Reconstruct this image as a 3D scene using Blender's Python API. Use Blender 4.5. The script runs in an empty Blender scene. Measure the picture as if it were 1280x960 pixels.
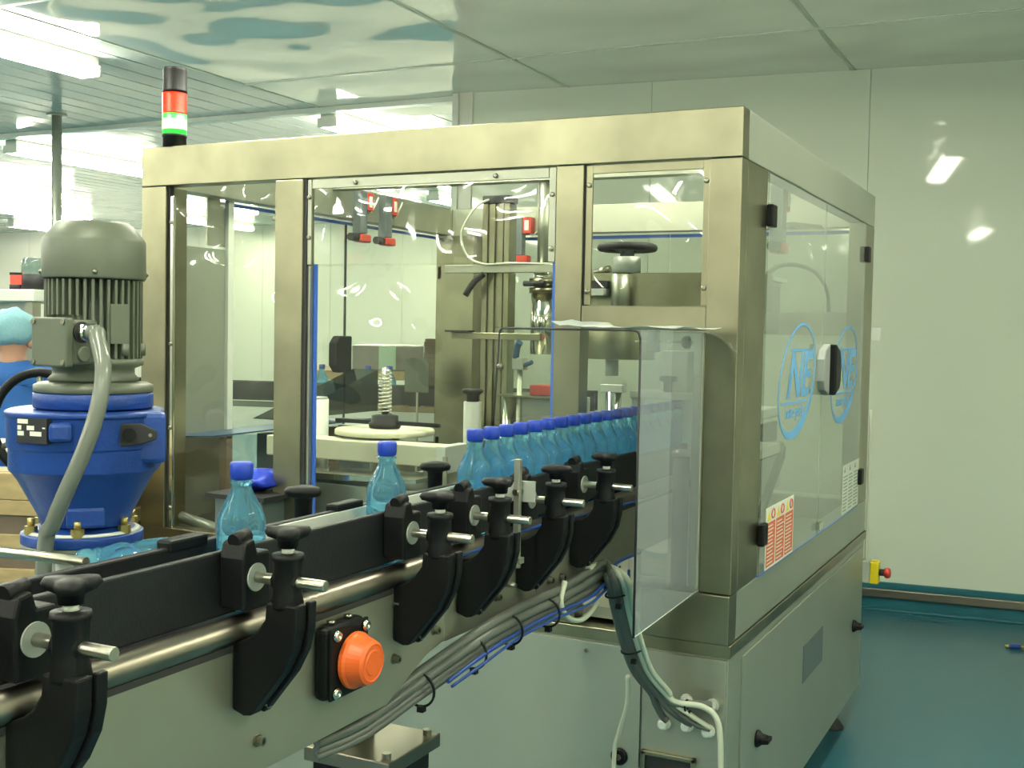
import bpy, bmesh, math, random
from mathutils import Vector, Matrix, noise
random.seed(7)
PI = math.pi
C = bpy.context.scene.collection
sc = bpy.context.scene

# ------------------------------------------------------------------ camera
F = 1445.8
CAM = Vector((0.778, -2.838, 1.53))
AX = Vector((0.896, -0.037, 0.443)); AY = Vector((0.445, 0.032, -0.895)); AZ = Vector((0.019, 0.999, 0.045))
AX.normalize(); AY = (AY - AX * AY.dot(AX)).normalized(); AZ = AX.cross(AY) if AX.cross(AY).y > 0 else -AX.cross(AY)
cd = bpy.data.cameras.new('camera'); cam = bpy.data.objects.new('camera', cd); C.objects.link(cam)
cd.sensor_fit = 'HORIZONTAL'; cd.sensor_width = 36; cd.lens = 36 * F / 1280
cd.clip_start = 0.05; cd.clip_end = 100
right = Vector((AX.x, AY.x, AZ.x)); up = Vector((AX.y, AY.y, AZ.y)); back = Vector((AX.z, AY.z, AZ.z))
cam.matrix_world = Matrix(((right.x, up.x, back.x, CAM.x), (right.y, up.y, back.y, CAM.y), (right.z, up.z, back.z, CAM.z), (0, 0, 0, 1)))
sc.camera = cam

# ------------------------------------------------------------------ world, exposure
w = bpy.data.worlds.new('world'); sc.world = w; w.use_nodes = True
w.node_tree.nodes['Background'].inputs[0].default_value = (0.75, 0.85, 0.72, 1)
w.node_tree.nodes['Background'].inputs[1].default_value = 0.15
sc.view_settings.view_transform = 'Standard'; sc.view_settings.look = 'None'
sc.view_settings.exposure = 1.45; sc.view_settings.gamma = 1.0
LIGHT_STRENGTH = 21.0
sc.cycles.transparent_max_bounces = 32
sc.cycles.max_bounces = 12; sc.cycles.transmission_bounces = 10; sc.cycles.glossy_bounces = 5; sc.cycles.diffuse_bounces = 3
sc.cycles.sample_clamp_indirect = 4.0
sc.cycles.caustics_reflective = False

def ray(px, py):
    return right * (px - 640) + up * -(py - 480) - back * F
def onX(px, py, k): d = ray(px, py); return CAM + d * ((k - CAM.x) / d.x)
def onY(px, py, k): d = ray(px, py); return CAM + d * ((k - CAM.y) / d.y)
def onZ(px, py, k): d = ray(px, py); return CAM + d * ((k - CAM.z) / d.z)
def dep(px, py, k): return CAM + ray(px, py) * (k / F)

# ------------------------------------------------------------------ materials
def nm(name):
    m = bpy.data.materials.new(name); m.use_nodes = True
    nt = m.node_tree; return m, nt, nt.nodes['Principled BSDF'], nt.nodes, nt.links
def mat(name, col, rough=0.5, metal=0.0, bump=0.0, bscale=60, var=0.0, vscale=4, spec=0.5, stretch=None, emit=0, coat=0, trans=0, ior=1.45, bdist=0.01, bdet=3, vdet=5):
    m, nt, b, N, L = nm(name)
    b.inputs['Base Color'].default_value = (*col, 1); b.inputs['Roughness'].default_value = rough
    b.inputs['Metallic'].default_value = metal; b.inputs['Specular IOR Level'].default_value = spec
    b.inputs['Coat Weight'].default_value = coat; b.inputs['Transmission Weight'].default_value = trans; b.inputs['IOR'].default_value = ior
    if emit: b.inputs['Emission Color'].default_value = (*col, 1); b.inputs['Emission Strength'].default_value = emit
    tc = N.new('ShaderNodeTexCoord'); mp = N.new('ShaderNodeMapping'); L.new(tc.outputs['Object'], mp.inputs[0])
    if stretch: mp.inputs['Scale'].default_value = stretch
    if var:
        n = N.new('ShaderNodeTexNoise'); n.inputs['Scale'].default_value = vscale; n.inputs['Detail'].default_value = vdet
        L.new(mp.outputs[0], n.inputs[0])
        r = N.new('ShaderNodeMapRange'); r.inputs[1].default_value = 0.15; r.inputs[2].default_value = 0.85
        r.inputs[3].default_value = 1 - var; r.inputs[4].default_value = 1 + var; L.new(n.outputs[0], r.inputs[0])
        mx = N.new('ShaderNodeVectorMath'); mx.operation = 'SCALE'; mx.inputs[0].default_value = col
        L.new(r.outputs[0], mx.inputs['Scale']); L.new(mx.outputs[0], b.inputs['Base Color'])
        r2 = N.new('ShaderNodeMapRange'); r2.inputs[1].default_value = 0.1; r2.inputs[2].default_value = 0.9
        r2.inputs[3].default_value = max(0.02, rough - var * .06); r2.inputs[4].default_value = rough + var * .06
        L.new(n.outputs[0], r2.inputs[0]); L.new(r2.outputs[0], b.inputs['Roughness'])
    if bump:
        n2 = N.new('ShaderNodeTexNoise'); n2.inputs['Scale'].default_value = bscale; n2.inputs['Detail'].default_value = bdet
        L.new(mp.outputs[0], n2.inputs[0])
        bp = N.new('ShaderNodeBump'); bp.inputs['Strength'].default_value = bump; bp.inputs['Distance'].default_value = bdist
        L.new(n2.outputs[0], bp.inputs['Height']); L.new(bp.outputs[0], b.inputs['Normal'])
    return m
def plexi(name, tint=(0.93, 0.96, 0.94), gloss=1.0, wave=0.12, haze=0.0, hazecol=(0.6, 0.66, 0.56), wscale=5):
    m, nt, b, N, L = nm(name)
    out = N['Material Output']; N.remove(b)
    t = N.new('ShaderNodeBsdfTransparent'); t.inputs[0].default_value = (*tint, 1)
    g = N.new('ShaderNodeBsdfAnisotropic'); g.inputs['Roughness'].default_value = 0.03; g.inputs[0].default_value = (1, 1, 1, 1)
    fr = N.new('ShaderNodeFresnel'); fr.inputs[0].default_value = 1.49
    n = N.new('ShaderNodeTexNoise'); n.inputs['Scale'].default_value = wscale; n.inputs['Detail'].default_value = 1
    tc = N.new('ShaderNodeTexCoord'); L.new(tc.outputs['Object'], n.inputs[0])
    bp = N.new('ShaderNodeBump'); bp.inputs['Strength'].default_value = wave; bp.inputs['Distance'].default_value = 0.04
    L.new(n.outputs[0], bp.inputs['Height']); L.new(bp.outputs[0], g.inputs['Normal'])
    mu = N.new('ShaderNodeMath'); mu.operation = 'MULTIPLY'; mu.inputs[1].default_value = gloss; mu.use_clamp = True
    ge = N.new('ShaderNodeNewGeometry'); sb = N.new('ShaderNodeMath'); sb.operation = 'SUBTRACT'; sb.inputs[0].default_value = 1.0
    L.new(ge.outputs['Backfacing'], sb.inputs[1])     # the sheet's inner side: one reflection per pane, no total internal one
    m3 = N.new('ShaderNodeMath'); m3.operation = 'MULTIPLY'; L.new(fr.outputs[0], m3.inputs[0]); L.new(sb.outputs[0], m3.inputs[1])
    L.new(m3.outputs[0], mu.inputs[0])
    mx = N.new('ShaderNodeMixShader'); L.new(mu.outputs[0], mx.inputs[0]); L.new(t.outputs[0], mx.inputs[1]); L.new(g.outputs[0], mx.inputs[2])
    last = mx
    if haze:
        d = N.new('ShaderNodeBsdfDiffuse'); d.inputs[0].default_value = (*hazecol, 1)
        m2 = N.new('ShaderNodeMixShader'); m2.inputs[0].default_value = haze
        L.new(mx.outputs[0], m2.inputs[1]); L.new(d.outputs[0], m2.inputs[2]); last = m2
    L.new(last.outputs[0], out.inputs[0]); return m

M = {}
M['wall'] = mat('wall_white', (0.72, 0.775, 0.65), 0.04, bump=0.008, bscale=2.2, spec=0.5)
M['joint'] = mat('panel_joint', (0.50, 0.57, 0.47), 0.4)
M['farwall'] = mat('far_wall', (0.66, 0.66, 0.56), 0.3, var=0.03, vscale=1)
M['ceil'] = mat('ceiling_panel', (0.84, 0.87, 0.80), 0.05, 0.35, bump=1.0, bdist=0.05, bdet=1, bscale=1.3, spec=0.9)
M['slat'] = mat('ceiling_slat', (0.50, 0.57, 0.55), 0.12, bump=1.0, bdist=0.02, bdet=1, bscale=1.5, spec=0.9)
M['floor'] = mat('teal_epoxy', (0.030, 0.125, 0.165), 0.27, var=0.04, vscale=1.5, bump=0.03, bscale=12)
M['skirt'] = mat('teal_skirting', (0.02, 0.13, 0.17), 0.35, var=0.1)
M['steel'] = mat('brushed_steel', (0.285, 0.272, 0.185), 0.335, 1.0, bump=0.015, bscale=60, var=0.36, vscale=5, vdet=3, stretch=(1, 1, 1))
M['steel_dull'] = mat('dull_steel', (0.42, 0.43, 0.35), 0.42, 0.85, bump=0.03, bscale=150, var=0.08, vscale=7)
M['steel_side'] = mat('side_steel', (0.40, 0.43, 0.36), 0.40, 0.65, bump=0.02, bscale=120, var=0.07, vscale=3)
M['steel_plate'] = mat('satin_steel_plate', (0.38, 0.385, 0.30), 0.40, 0.75, bump=0.02, bscale=120, var=0.08, vscale=6)
M['side_tube'] = mat('side_tube_steel', (0.23, 0.205, 0.165), 0.34, 1.0)
M['rod'] = mat('ground_steel_rod', (0.52, 0.50, 0.42), 0.30, 1.0)
M['chrome'] = mat('chrome', (0.70, 0.70, 0.62), 0.14, 1.0)
M['bolt'] = mat('bolt_steel', (0.26, 0.25, 0.20), 0.3, 1.0)
M['brass'] = mat('brass_bolt', (0.42, 0.34, 0.12), 0.4, 0.8, var=0.2, vscale=60)
M['black'] = mat('black_plastic', (0.0045, 0.005, 0.0055), 0.5, bump=0.06, bscale=300, var=0.15, vscale=20, spec=0.28)
M['rail'] = mat('guide_rail_black', (0.010, 0.011, 0.013), 0.5, spec=0.35, bump=0.08, bscale=220, var=0.3, vscale=40)
M['dark'] = mat('dark_rubber', (0.02, 0.02, 0.022), 0.6)
M['seal_dark'] = mat('dark_gasket', (0.03, 0.03, 0.028), 0.7)  # near-black gasket and seam strips
M['blue_paint'] = mat('blue_gearbox_paint', (0.012, 0.052, 0.26), 0.38, bump=0.12, bscale=180, var=0.10, vscale=20)
M['grey_paint'] = mat('grey_motor_paint', (0.115, 0.13, 0.095), 0.42, bump=0.04, bscale=200, var=0.05, vscale=15)
M['cream'] = mat('cream_plastic', (0.66, 0.66, 0.50), 0.35)
M['white_plastic'] = mat('white_plastic', (0.68, 0.72, 0.64), 0.35)
M['grey_plastic'] = mat('grey_plastic', (0.36, 0.39, 0.34), 0.4)
M['red'] = mat('red_plastic', (0.55, 0.05, 0.03), 0.4)
M['orange'] = mat('orange_plastic', (0.80, 0.13, 0.02), 0.4)
M['yellow'] = mat('yellow_plastic', (0.75, 0.60, 0.02), 0.4)
M['front_reflect_dark'] = mat('front_reflect_grey', (0.13, 0.14, 0.11), 0.5)  # tone chosen so the right-hand steel posts reflect darker
M['film'] = mat('blue_edge_film', (0.07, 0.19, 0.75), 0.4)
M['logo'] = mat('logo_blue', (0.14, 0.38, 0.68), 0.5)
M['paper'] = mat('white_paper', (0.75, 0.78, 0.66), 0.6)
M['label_red'] = mat('label_red', (0.62, 0.14, 0.07), 0.6, var=0.25, vscale=90, stretch=(1, 0.1, 1))
M['label_yellow'] = mat('label_yellow', (0.75, 0.6, 0.05), 0.6)
M['print'] = mat('print_grey', (0.30, 0.32, 0.30), 0.6)
M['cap'] = mat('blue_bottle_cap', (0.015, 0.05, 0.42), 0.38)
M['wood'] = mat('pallet_wood', (0.42, 0.31, 0.15), 0.7, var=0.25, vscale=6, stretch=(1, 8, 8))
M['carton'] = mat('carton_brown', (0.16, 0.12, 0.085), 0.7, var=0.2, vscale=10)
M['wrap'] = mat('wrapped_grey', (0.24, 0.22, 0.19), 0.25, var=0.2, vscale=8, bump=0.5, bscale=12)
M['coat'] = mat('blue_coat_cloth', (0.03, 0.13, 0.42), 0.8, bump=0.3, bscale=25)
M['hair'] = mat('cap_cloth', (0.25, 0.48, 0.55), 0.8, bump=0.6, bscale=30)
M['skin'] = mat('skin', (0.45, 0.25, 0.17), 0.5)
M['cable_grey'] = mat('grey_cable', (0.10, 0.11, 0.095), 0.4)
M['cable_white'] = mat('white_cable', (0.55, 0.58, 0.46), 0.4)
M['cable_blue'] = mat('blue_air_hose', (0.015, 0.055, 0.26), 0.3)
M['conduit'] = mat('grey_conduit', (0.17, 0.185, 0.155), 0.16)
M['smoke'] = plexi('smoked_cover', (0.35, 0.36, 0.34), 1.0)
M['pane'] = plexi('clear_pane', (0.94, 0.96, 0.93), 1.2, 0.4)
M['pane_wavy'] = plexi('wavy_pane', (0.94, 0.96, 0.93), 1.6, 0.9, wscale=3.2)
M['pane_side'] = plexi('side_door_pane', (0.88, 0.91, 0.87), 1.0, 0.03, haze=0.22, hazecol=(0.50, 0.54, 0.49))  # haze puts the pale room reflection into the pane as flat colour
M['pane_back'] = plexi('inner_door_pane', (0.93, 0.95, 0.92), 1.3, 0.5, haze=0.03)
M['shield'] = plexi('shield_pane', (0.88, 0.91, 0.89), 1.2, 0.02, haze=0.26, hazecol=(0.52, 0.55, 0.58))  # lavender-grey haze stands in for the milky reflection on the panel
M['shield_front'] = plexi('shield_front_pane', (0.92, 0.94, 0.91), 1.0, 0.02, haze=0.03)
M['filmclear'] = plexi('crumpled_film', (0.8, 0.85, 0.85), 1.5, 0.3, haze=0.4, hazecol=(0.7, 0.76, 0.74))
M['blue_tarp'] = mat('blue_belt', (0.015, 0.06, 0.15), 0.4)
M['bag'] = mat('blue_bag', (0.01, 0.04, 0.50), 0.3)
M['teal_plate'] = mat('grey_plate', (0.16, 0.19, 0.19), 0.4, 0.4)
def tubemat(name, col, s):
    m, nt, b, N, L = nm(name); out = N['Material Output']; N.remove(b)
    e = N.new('ShaderNodeEmission'); e.inputs[0].default_value = (*col, 1); e.inputs[1].default_value = s
    L.new(e.outputs[0], out.inputs[0]); return m
M['tube'] = tubemat('fluorescent_diffuser', (0.99, 0.985, 0.79), LIGHT_STRENGTH)
M['green_lit'] = mat('green_lens_lit', (0.04, 0.75, 0.07), 0.3, emit=0.4)
M['hot'] = tubemat('lamp_core', (0.62, 1.0, 0.40), 1.0)
M['red_lens'] = mat('red_lens', (0.80, 0.03, 0.01), 0.25, emit=0.12)
M['redlit'] = tubemat('red_lamp', (1.0, 0.05, 0.03), 1.5)
# bottle: tinted thin PET full of water
m, nt, b, N, L = nm('blue_pet_bottle'); M['pet'] = m
b.inputs['Base Color'].default_value = (0.27, 0.66, 0.88, 1); b.inputs['Roughness'].default_value = 0.05
b.inputs['Transmission Weight'].default_value = 0.82; b.inputs['IOR'].default_value = 1.30
out = N['Material Output']; tr = N.new('ShaderNodeBsdfTransparent'); tr.inputs[0].default_value = (0.36, 0.70, 0.88, 1)
mx = N.new('ShaderNodeMixShader'); mx.inputs[0].default_value = 0.25
L.new(b.outputs[0], mx.inputs[1]); L.new(tr.outputs[0], mx.inputs[2]); L.new(mx.outputs[0], out.inputs[0])

# ------------------------------------------------------------------ mesh helpers
SPLIT = {'legs': 'leg', 'frame_post': 'corner_column', 'clamp_bar': 'clamp_arm', 'ring': 'clamp_ring', 'spokes': 'spoke', 'support_legs': 'support_leg'}
class MB:
    def __init__(s, origin=(0, 0, 0)): s.bm = bmesh.new(); s.o = Vector(origin); s.smooth = set()
    def add(s, vs, fs, sm=False):
        vv = [s.bm.verts.new(Vector(v) - s.o) for v in vs]
        for f in fs:
            try:
                fc = s.bm.faces.new([vv[i] for i in f]); fc.smooth = sm
            except ValueError: pass
        return s
    def box(s, x0, x1, y0, y1, z0, z1):
        x0, x1 = min(x0, x1), max(x0, x1); y0, y1 = min(y0, y1), max(y0, y1); z0, z1 = min(z0, z1), max(z0, z1)
        v = [(x, y, z) for x in (x0, x1) for y in (y0, y1) for z in (z0, z1)]
        return s.add(v, [(0, 1, 3, 2), (4, 6, 7, 5), (0, 4, 5, 1), (2, 3, 7, 6), (0, 2, 6, 4), (1, 5, 7, 3)])
    def cyl(s, a, b, r, n=20, r2=None, sm=True):
        a, b = Vector(a), Vector(b); r2 = r if r2 is None else r2
        d = (b - a).normalized(); u = d.orthogonal().normalized(); v = d.cross(u)
        P = [a + (u * math.cos(t) + v * math.sin(t)) * r for t in [2 * PI * i / n for i in range(n)]] + \
            [b + (u * math.cos(t) + v * math.sin(t)) * r2 for t in [2 * PI * i / n for i in range(n)]]
        vv = [s.bm.verts.new(p - s.o) for p in P]
        for i in range(n):
            f = s.bm.faces.new((vv[i], vv[(i + 1) % n], vv[n + (i + 1) % n], vv[n + i])); f.smooth = sm
        s.bm.faces.new(vv[:n][::-1]); s.bm.faces.new(vv[n:]); return s
    def lathe(s, prof, c=(0, 0, 0), n=24, axis='Z', sm=True, rmod=None):
        c = Vector(c); rings = []
        for k, (r, h) in enumerate(prof):
            ring = []
            for i in range(n):
                t = 2 * PI * i / n; rr = r * (rmod(k, t) if rmod else 1)
                p = {'Z': Vector((rr * math.cos(t), rr * math.sin(t), h)), 'X': Vector((h, rr * math.cos(t), rr * math.sin(t))), 'Y': Vector((rr * math.sin(t), h, rr * math.cos(t)))}[axis]
                ring.append(s.bm.verts.new(c + p - s.o))
            rings.append(ring)
        for a, b in zip(rings, rings[1:]):
            for i in range(n):
                f = s.bm.faces.new((a[i], a[(i + 1) % n], b[(i + 1) % n], b[i])); f.smooth = sm
        for ring, rev in ((rings[0], 1), (rings[-1], 0)):
            try: s.bm.faces.new(ring[::-1] if rev else ring)
            except ValueError: pass
        return s
    def tube(s, pts, r, n=10, res=6, closed=False):
        P = [Vector(p) for p in pts]
        Q = []
        m_ = len(P)
        if m_ > 2:
            rng = range(m_) if closed else range(m_ - 1)
            for i in rng:
                p0 = P[i - 1] if (closed or i > 0) else P[0] * 2 - P[1]
                p1 = P[i]; p2 = P[(i + 1) % m_]; p3 = P[(i + 2) % m_] if (closed or i + 2 < m_) else P[-1] * 2 - P[-2]
                for k in range(res):
                    t = k / res
                    Q.append(0.5 * ((2 * p1) + (p2 - p0) * t + (2 * p0 - 5 * p1 + 4 * p2 - p3) * t * t + (3 * p1 - p0 - 3 * p2 + p3) * t ** 3))
            if not closed: Q.append(P[-1])
        else: Q = P
        u = None; rings = []; q = len(Q)
        for i, p in enumerate(Q):
            d = (Q[(i + 1) % q] - Q[i - 1]) if closed else (Q[min(i + 1, q - 1)] - Q[max(i - 1, 0)])
            d.normalize()
            u = d.orthogonal().normalized() if u is None else (u - d * u.dot(d)).normalized()
            v = d.cross(u)
            rr = r(i / (q - 1)) if callable(r) else r
            rings.append([s.bm.verts.new(p + (u * math.cos(2 * PI * k / n) + v * math.sin(2 * PI * k / n)) * rr - s.o) for k in range(n)])
        pairs = list(zip(rings, rings[1:])) + ([(rings[-1], rings[0])] if closed else [])
        for a, b in pairs:
            for k in range(n):
                f = s.bm.faces.new((a[k], a[(k + 1) % n], b[(k + 1) % n], b[k])); f.smooth = True
        if not closed: s.bm.faces.new(rings[0][::-1]); s.bm.faces.new(rings[-1])
        return s
    def prism(s, poly, a0, a1, axis='Y', sm=False):
        # poly of 2-D points: axis Y -> (x,z); X -> (y,z); Z -> (x,y)
        def p3(p, a): return {'Y': (p[0], a, p[1]), 'X': (a, p[0], p[1]), 'Z': (p[0], p[1], a)}[axis]
        n = len(poly); v = [p3(p, a0) for p in poly] + [p3(p, a1) for p in poly]
        return s.add(v, [tuple(range(n))[::-1], tuple(range(n, 2 * n))] + [(i, (i + 1) % n, n + (i + 1) % n, n + i) for i in range(n)], sm)
    def sphere(s, c, r, n=16, m=10, sc_=(1, 1, 1)):
        prof = [(math.sin(PI * (k + .02) / (m + .04)) * r, -math.cos(PI * (k + .02) / (m + .04)) * r * sc_[2]) for k in range(m + 1)]
        return s.lathe(prof, c, n)
    def build(s, name, m, parent=None, bev=0, seg=2):
        if name in SPLIT:          # every leg, post, bar or spoke becomes an object of its own
            bm = s.bm; seen = set(); o = None; bm.verts.ensure_lookup_table()
            for v0 in bm.verts:
                if v0 in seen: continue
                comp = []; q = [v0]; seen.add(v0)
                while q:
                    v = q.pop(); comp.append(v)
                    for e in v.link_edges:
                        w_ = e.other_vert(v)
                        if w_ not in seen: seen.add(w_); q.append(w_)
                ix = {v: i for i, v in enumerate(comp)}; fs = {f for v in comp for f in v.link_faces}
                mb = MB((0, 0, 0)); mb.add([v.co for v in comp], [])
                mb.bm.verts.ensure_lookup_table()
                for f in fs:
                    nf = mb.bm.faces.new([mb.bm.verts[ix[v]] for v in f.verts]); nf.smooth = f.smooth
                mb.o = s.o.copy(); o = mb.build(SPLIT[name], m, parent, bev, seg)
            bm.free(); return o
        bmesh.ops.recalc_face_normals(s.bm, faces=s.bm.faces)
        me = bpy.data.meshes.new(name); s.bm.to_mesh(me); s.bm.free(); me.materials.append(M[m] if isinstance(m, str) else m)
        o = bpy.data.objects.new(name, me); C.objects.link(o)
        if parent is not None: o.parent = parent
        else: o.location = s.o
        if bev:
            md = o.modifiers.new('bevel', 'BEVEL'); md.width = bev; md.segments = seg; md.limit_method = 'ANGLE'; md.angle_limit = 0.6
        return o
def thing(name, label, cat, loc=(0, 0, 0), group=None):
    o = bpy.data.objects.new(name, None); C.objects.link(o); o.location = loc; o.empty_display_size = 0.05
    o['label'] = label; o['category'] = cat
    if group: o['group'] = group
    return o
def tag(o, label, cat, group=None):
    o['label'] = label; o['category'] = cat
    if group: o['group'] = group
    return o
def struct(o): o['kind'] = 'structure'; return o
def copy_tree(o, parent=None):
    c = o.copy(); C.objects.link(c); c.parent = parent
    for ch in list(o.children): copy_tree(ch, c)
    return c
def text(name, s, size, mtx, m, parent=None, extr=0.0004, shear=0, sx=1, off=0.0):
    cu = bpy.data.curves.new(name, 'FONT'); cu.body = s; cu.size = size; cu.extrude = extr; cu.offset = off; cu.shear = shear; cu.align_x = 'CENTER'; cu.align_y = 'CENTER'
    tmp = bpy.data.objects.new('tmp', cu); C.objects.link(tmp); bpy.context.view_layer.update()
    me = bpy.data.meshes.new_from_object(tmp.evaluated_get(bpy.context.evaluated_depsgraph_get())); bpy.data.objects.remove(tmp)
    me.transform(Matrix.Diagonal((sx, 1, 1, 1))); me.transform(mtx); me.materials.clear(); me.materials.append(M[m])
    o = bpy.data.objects.new(name, me); C.objects.link(o); o.parent = parent; return o
def face_mtx(loc, xdir, ydir):
    x = Vector(xdir).normalized(); y = Vector(ydir).normalized(); z = x.cross(y)
    return Matrix(((x.x, y.x, z.x, loc[0]), (x.y, y.y, z.y, loc[1]), (x.z, y.z, z.z, loc[2]), (0, 0, 0, 1)))
ORD = ['first', 'second', 'third', 'fourth', 'fifth', 'sixth', 'seventh', 'eighth', 'ninth', 'tenth', 'eleventh', 'twelfth', 'thirteenth', 'fourteenth', 'fifteenth', 'sixteenth', 'seventeenth', 'eighteenth', 'nineteenth', 'twentieth', 'twenty-first', 'twenty-second', 'twenty-third', 'twenty-fourth', 'twenty-fifth', 'twenty-sixth']

# ================================================================== SETTING
CH = 3.04
XL, XR, YN, YF = -20.0, 3.0, -12.0, 11.0
struct(MB().box(XL, XR, YN, YF, -0.05, 0).build('floor', 'floor'))
ceil = struct(MB().box(XL, XR, YN, YF, CH + 0.02, CH + 0.07).build('ceiling', 'ceil'))
wa = Vector((-2.877, 3.667, 0)); wb = Vector((XR, 4.25, 0)); wd = (wb - wa); WL = wd.length; wd.normalize(); wn = Vector((wd.y, -wd.x, 0))
def wallbox(mb, s0, s1, d0, d1, z0, z1):
    v = []
    for s_ in (s0, s1):
        for d_ in (d0, d1):
            for z_ in (z0, z1): v.append(wa + wd * s_ + wn * d_ + Vector((0, 0, z_)))
    return mb.add(v, [(0, 1, 3, 2), (4, 6, 7, 5), (0, 4, 5, 1), (2, 3, 7, 6), (0, 2, 6, 4), (1, 5, 7, 3)])
wall_back = struct(wallbox(MB(), 0, WL, -0.12, -0.008, 0, CH + .02).build('wall_back', 'joint'))
sj = [0, 1.28, 2.535, 3.79, 5.045, WL]
for a, b_ in zip(sj, sj[1:]):
    wallbox(MB(), a + (0.0015 if a else 0), b_ - 0.0015, -0.008, 0.0, 0, CH + .02).build('wall_panel', 'wall', wall_back, bev=0.001)
sk = struct(wallbox(MB(), 0, WL, 0, 0.012, 0, 0.155).build('baseboard_back', 'skirt', bev=0.003))
wallbox(MB(), 0, WL, 0.012, 0.035, 0.070, 0.118).build('bumper_rail', 'side_tube', sk, bev=0.004)
wallbox(MB(), 0, WL, 0.012, 0.06, 0.0, 0.012).build('cove_strip', 'skirt', sk, bev=0.004)
# outside corner and return wall, far wall
wr = struct(MB().box(wa.x, wa.x + 0.12, wa.y, YF, 0, CH + .02).build('wall_return', 'farwall'))
struct(MB().box(wa.x - 0.02, wa.x + 0.025, wa.y - 0.012, wa.y + 0.03, 0, CH).build('trim_1', 'white_plastic', bev=0.004))
wf = struct(MB().box(XL, wa.x + .1, YF, YF + .1, 0, CH).build('wall_far', 'joint'))
x = XL
while x < wa.x - 0.1:
    MB().box(x + .002, min(x + 1.216, wa.x), YF - 0.01, YF, 0, CH).build('wall_panel', 'farwall', wf); x += 1.22
struct(MB().box(XL - .1, XL, YN, YF, 0, CH).build('wall_left', 'farwall'))
struct(MB().box(XR, XR + .1, YN, YF, 0, CH).build('wall_right', 'wall'))
struct(MB().box(-6.6, XR, YN - .1, YN, 0, CH).build('wall_front', 'front_reflect_dark'))  # unseen wall stretch, darkened to shape what the steel front mirrors
struct(MB().box(XL, -6.6, YN - .1, YN, 0, CH).build('wall_front', 'farwall'))  # unseen pale stretch, split off to brighten reflections in the left posts
# ceiling panels (big smooth sheets) to the right, slats to the left
xs = [-3.98, -2.13, -0.45, 1.3, XR]; ys = [YN, -10, -8, -6.2, -4.4, -2.57, -0.74, 1.09, 2.94, 4.25]
for a, b_ in zip(xs, xs[1:]):
    for c_, d_ in zip(ys, ys[1:]):
        MB().box(a + .003, b_ - .003, c_ + .003, d_ - .003, CH, CH + .02).build('ceiling_panel', 'ceil', ceil, bev=0.001)
for a in xs[:-1]:
    MB().box(a - .012, a + .012, YN, 4.1, CH - .004, CH).build('joint_strip', 'joint', ceil, bev=0.001)
for y in (2.94, 1.09):
    MB().box(-3.98, XR, y - .01, y + .01, CH - .0055, CH).build('joint_strip', 'white_plastic', ceil)
sl = MB()
k = 0; x = -3.99
while x > XL:
    sl.box(x - .186, x, YN, YF, CH, CH + .02); x -= .2
x = -3.98
while x < wa.x:
    sl.box(x + .002, x + .184, 4.25, YF, CH, CH + .02); x += .2
o = sl.build('ceiling_slats', 'slat', ceil, bev=0); o['kind'] = 'stuff'
struct(MB().box(-16, wa.x + .02, 3.72, 3.80, CH - .035, CH).build('trim_2', 'white_plastic', bev=0.004))

# ceiling lights
def light(x, y, L_=1.5, lab=None):
    r = thing('ceiling_light', lab or 'long white fluorescent light fixture on the ceiling out of view, most of the set added to brighten the room', 'light', (x, y, CH), None if lab else 'ceiling lights out of view')
    MB().box(-.065, .065, -L_ / 2, L_ / 2, -.06, 0.0).build('housing', 'white_plastic', r, bev=0.01)
    MB().prism([(-.05, -.062), (-.072, -.072), (-.078, -.088), (-.06, -.112), (.06, -.112), (.078, -.088), (.072, -.072), (.05, -.062)], -L_ / 2 + .01, L_ / 2 - .01).build('diffuser', 'tube', r)
    for e in (-1, 1):
        MB().box(-.079, .079, e * L_ / 2 - .012, e * L_ / 2 + .004, -.114, -.05).build('end_cap', 'white_plastic', r, bev=0.004)
light(-4.35, 1.30, 1.5, 'bright ceiling light ending above the upper left corner, nearest in view')
light(-7.25, 4.75, 1.6, 'bright ceiling light just left of the signal tower, beyond the ceiling beam')
light(-4.0, 4.6, 1.5, 'ceiling light seen just above the middle of the enclosure top beam')
light(-11.7, 8.2, 1.6, 'distant ceiling light behind the top of the grey motor')
light(-9.6, 3.3, 1.5, 'ceiling light at the left edge, level with the signal tower lamp')
light(-12.6, 5.0, 1.5, 'far ceiling light at the left edge above the far machine')
light(-15.5, 9.0, 1.5, 'farthest ceiling light at the left edge by the far wall')
light(-8.6, 8.0, 1.5, 'ceiling light far behind the left end of the enclosure')
light(0.36, 0.54)
light(1.40, -5.6)
for (x, y) in [(-0.3, -2.6), (-1.5, 0.55), (-2.2, -0.9), (-2.2, -3.6), (-4.35, -2.0), (-6.4, -0.2), (-7.2, -3.8), (2.5, -0.9), (-0.3, -5.2), (2.6, -3.8), (-10, -1), (-14, 1), (-6.1, 1.9), (-17.5, 5), (-5.6, 8.8), (-3.9, 6.9), (-3.9, 9.3), (-7.2, 9.6), (-10.2, 9.9), (-13.4, 9.9), (-5.6, 6.4), (-9.6, 6.0), (-17, 9), (-2.2, -7), (-2.2, -9.6), (-0.3, -8), (-5, -6.5), (-5, -10), (-9, -7), (-13, -4), (-8, -10.6), (-10.5, -10.6), (-13, -10.6), (-11, -8.5), (-7, -8.6)]:  # unseen fixtures added to brighten far room, walls and pane reflections
    light(x, y)
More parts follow.
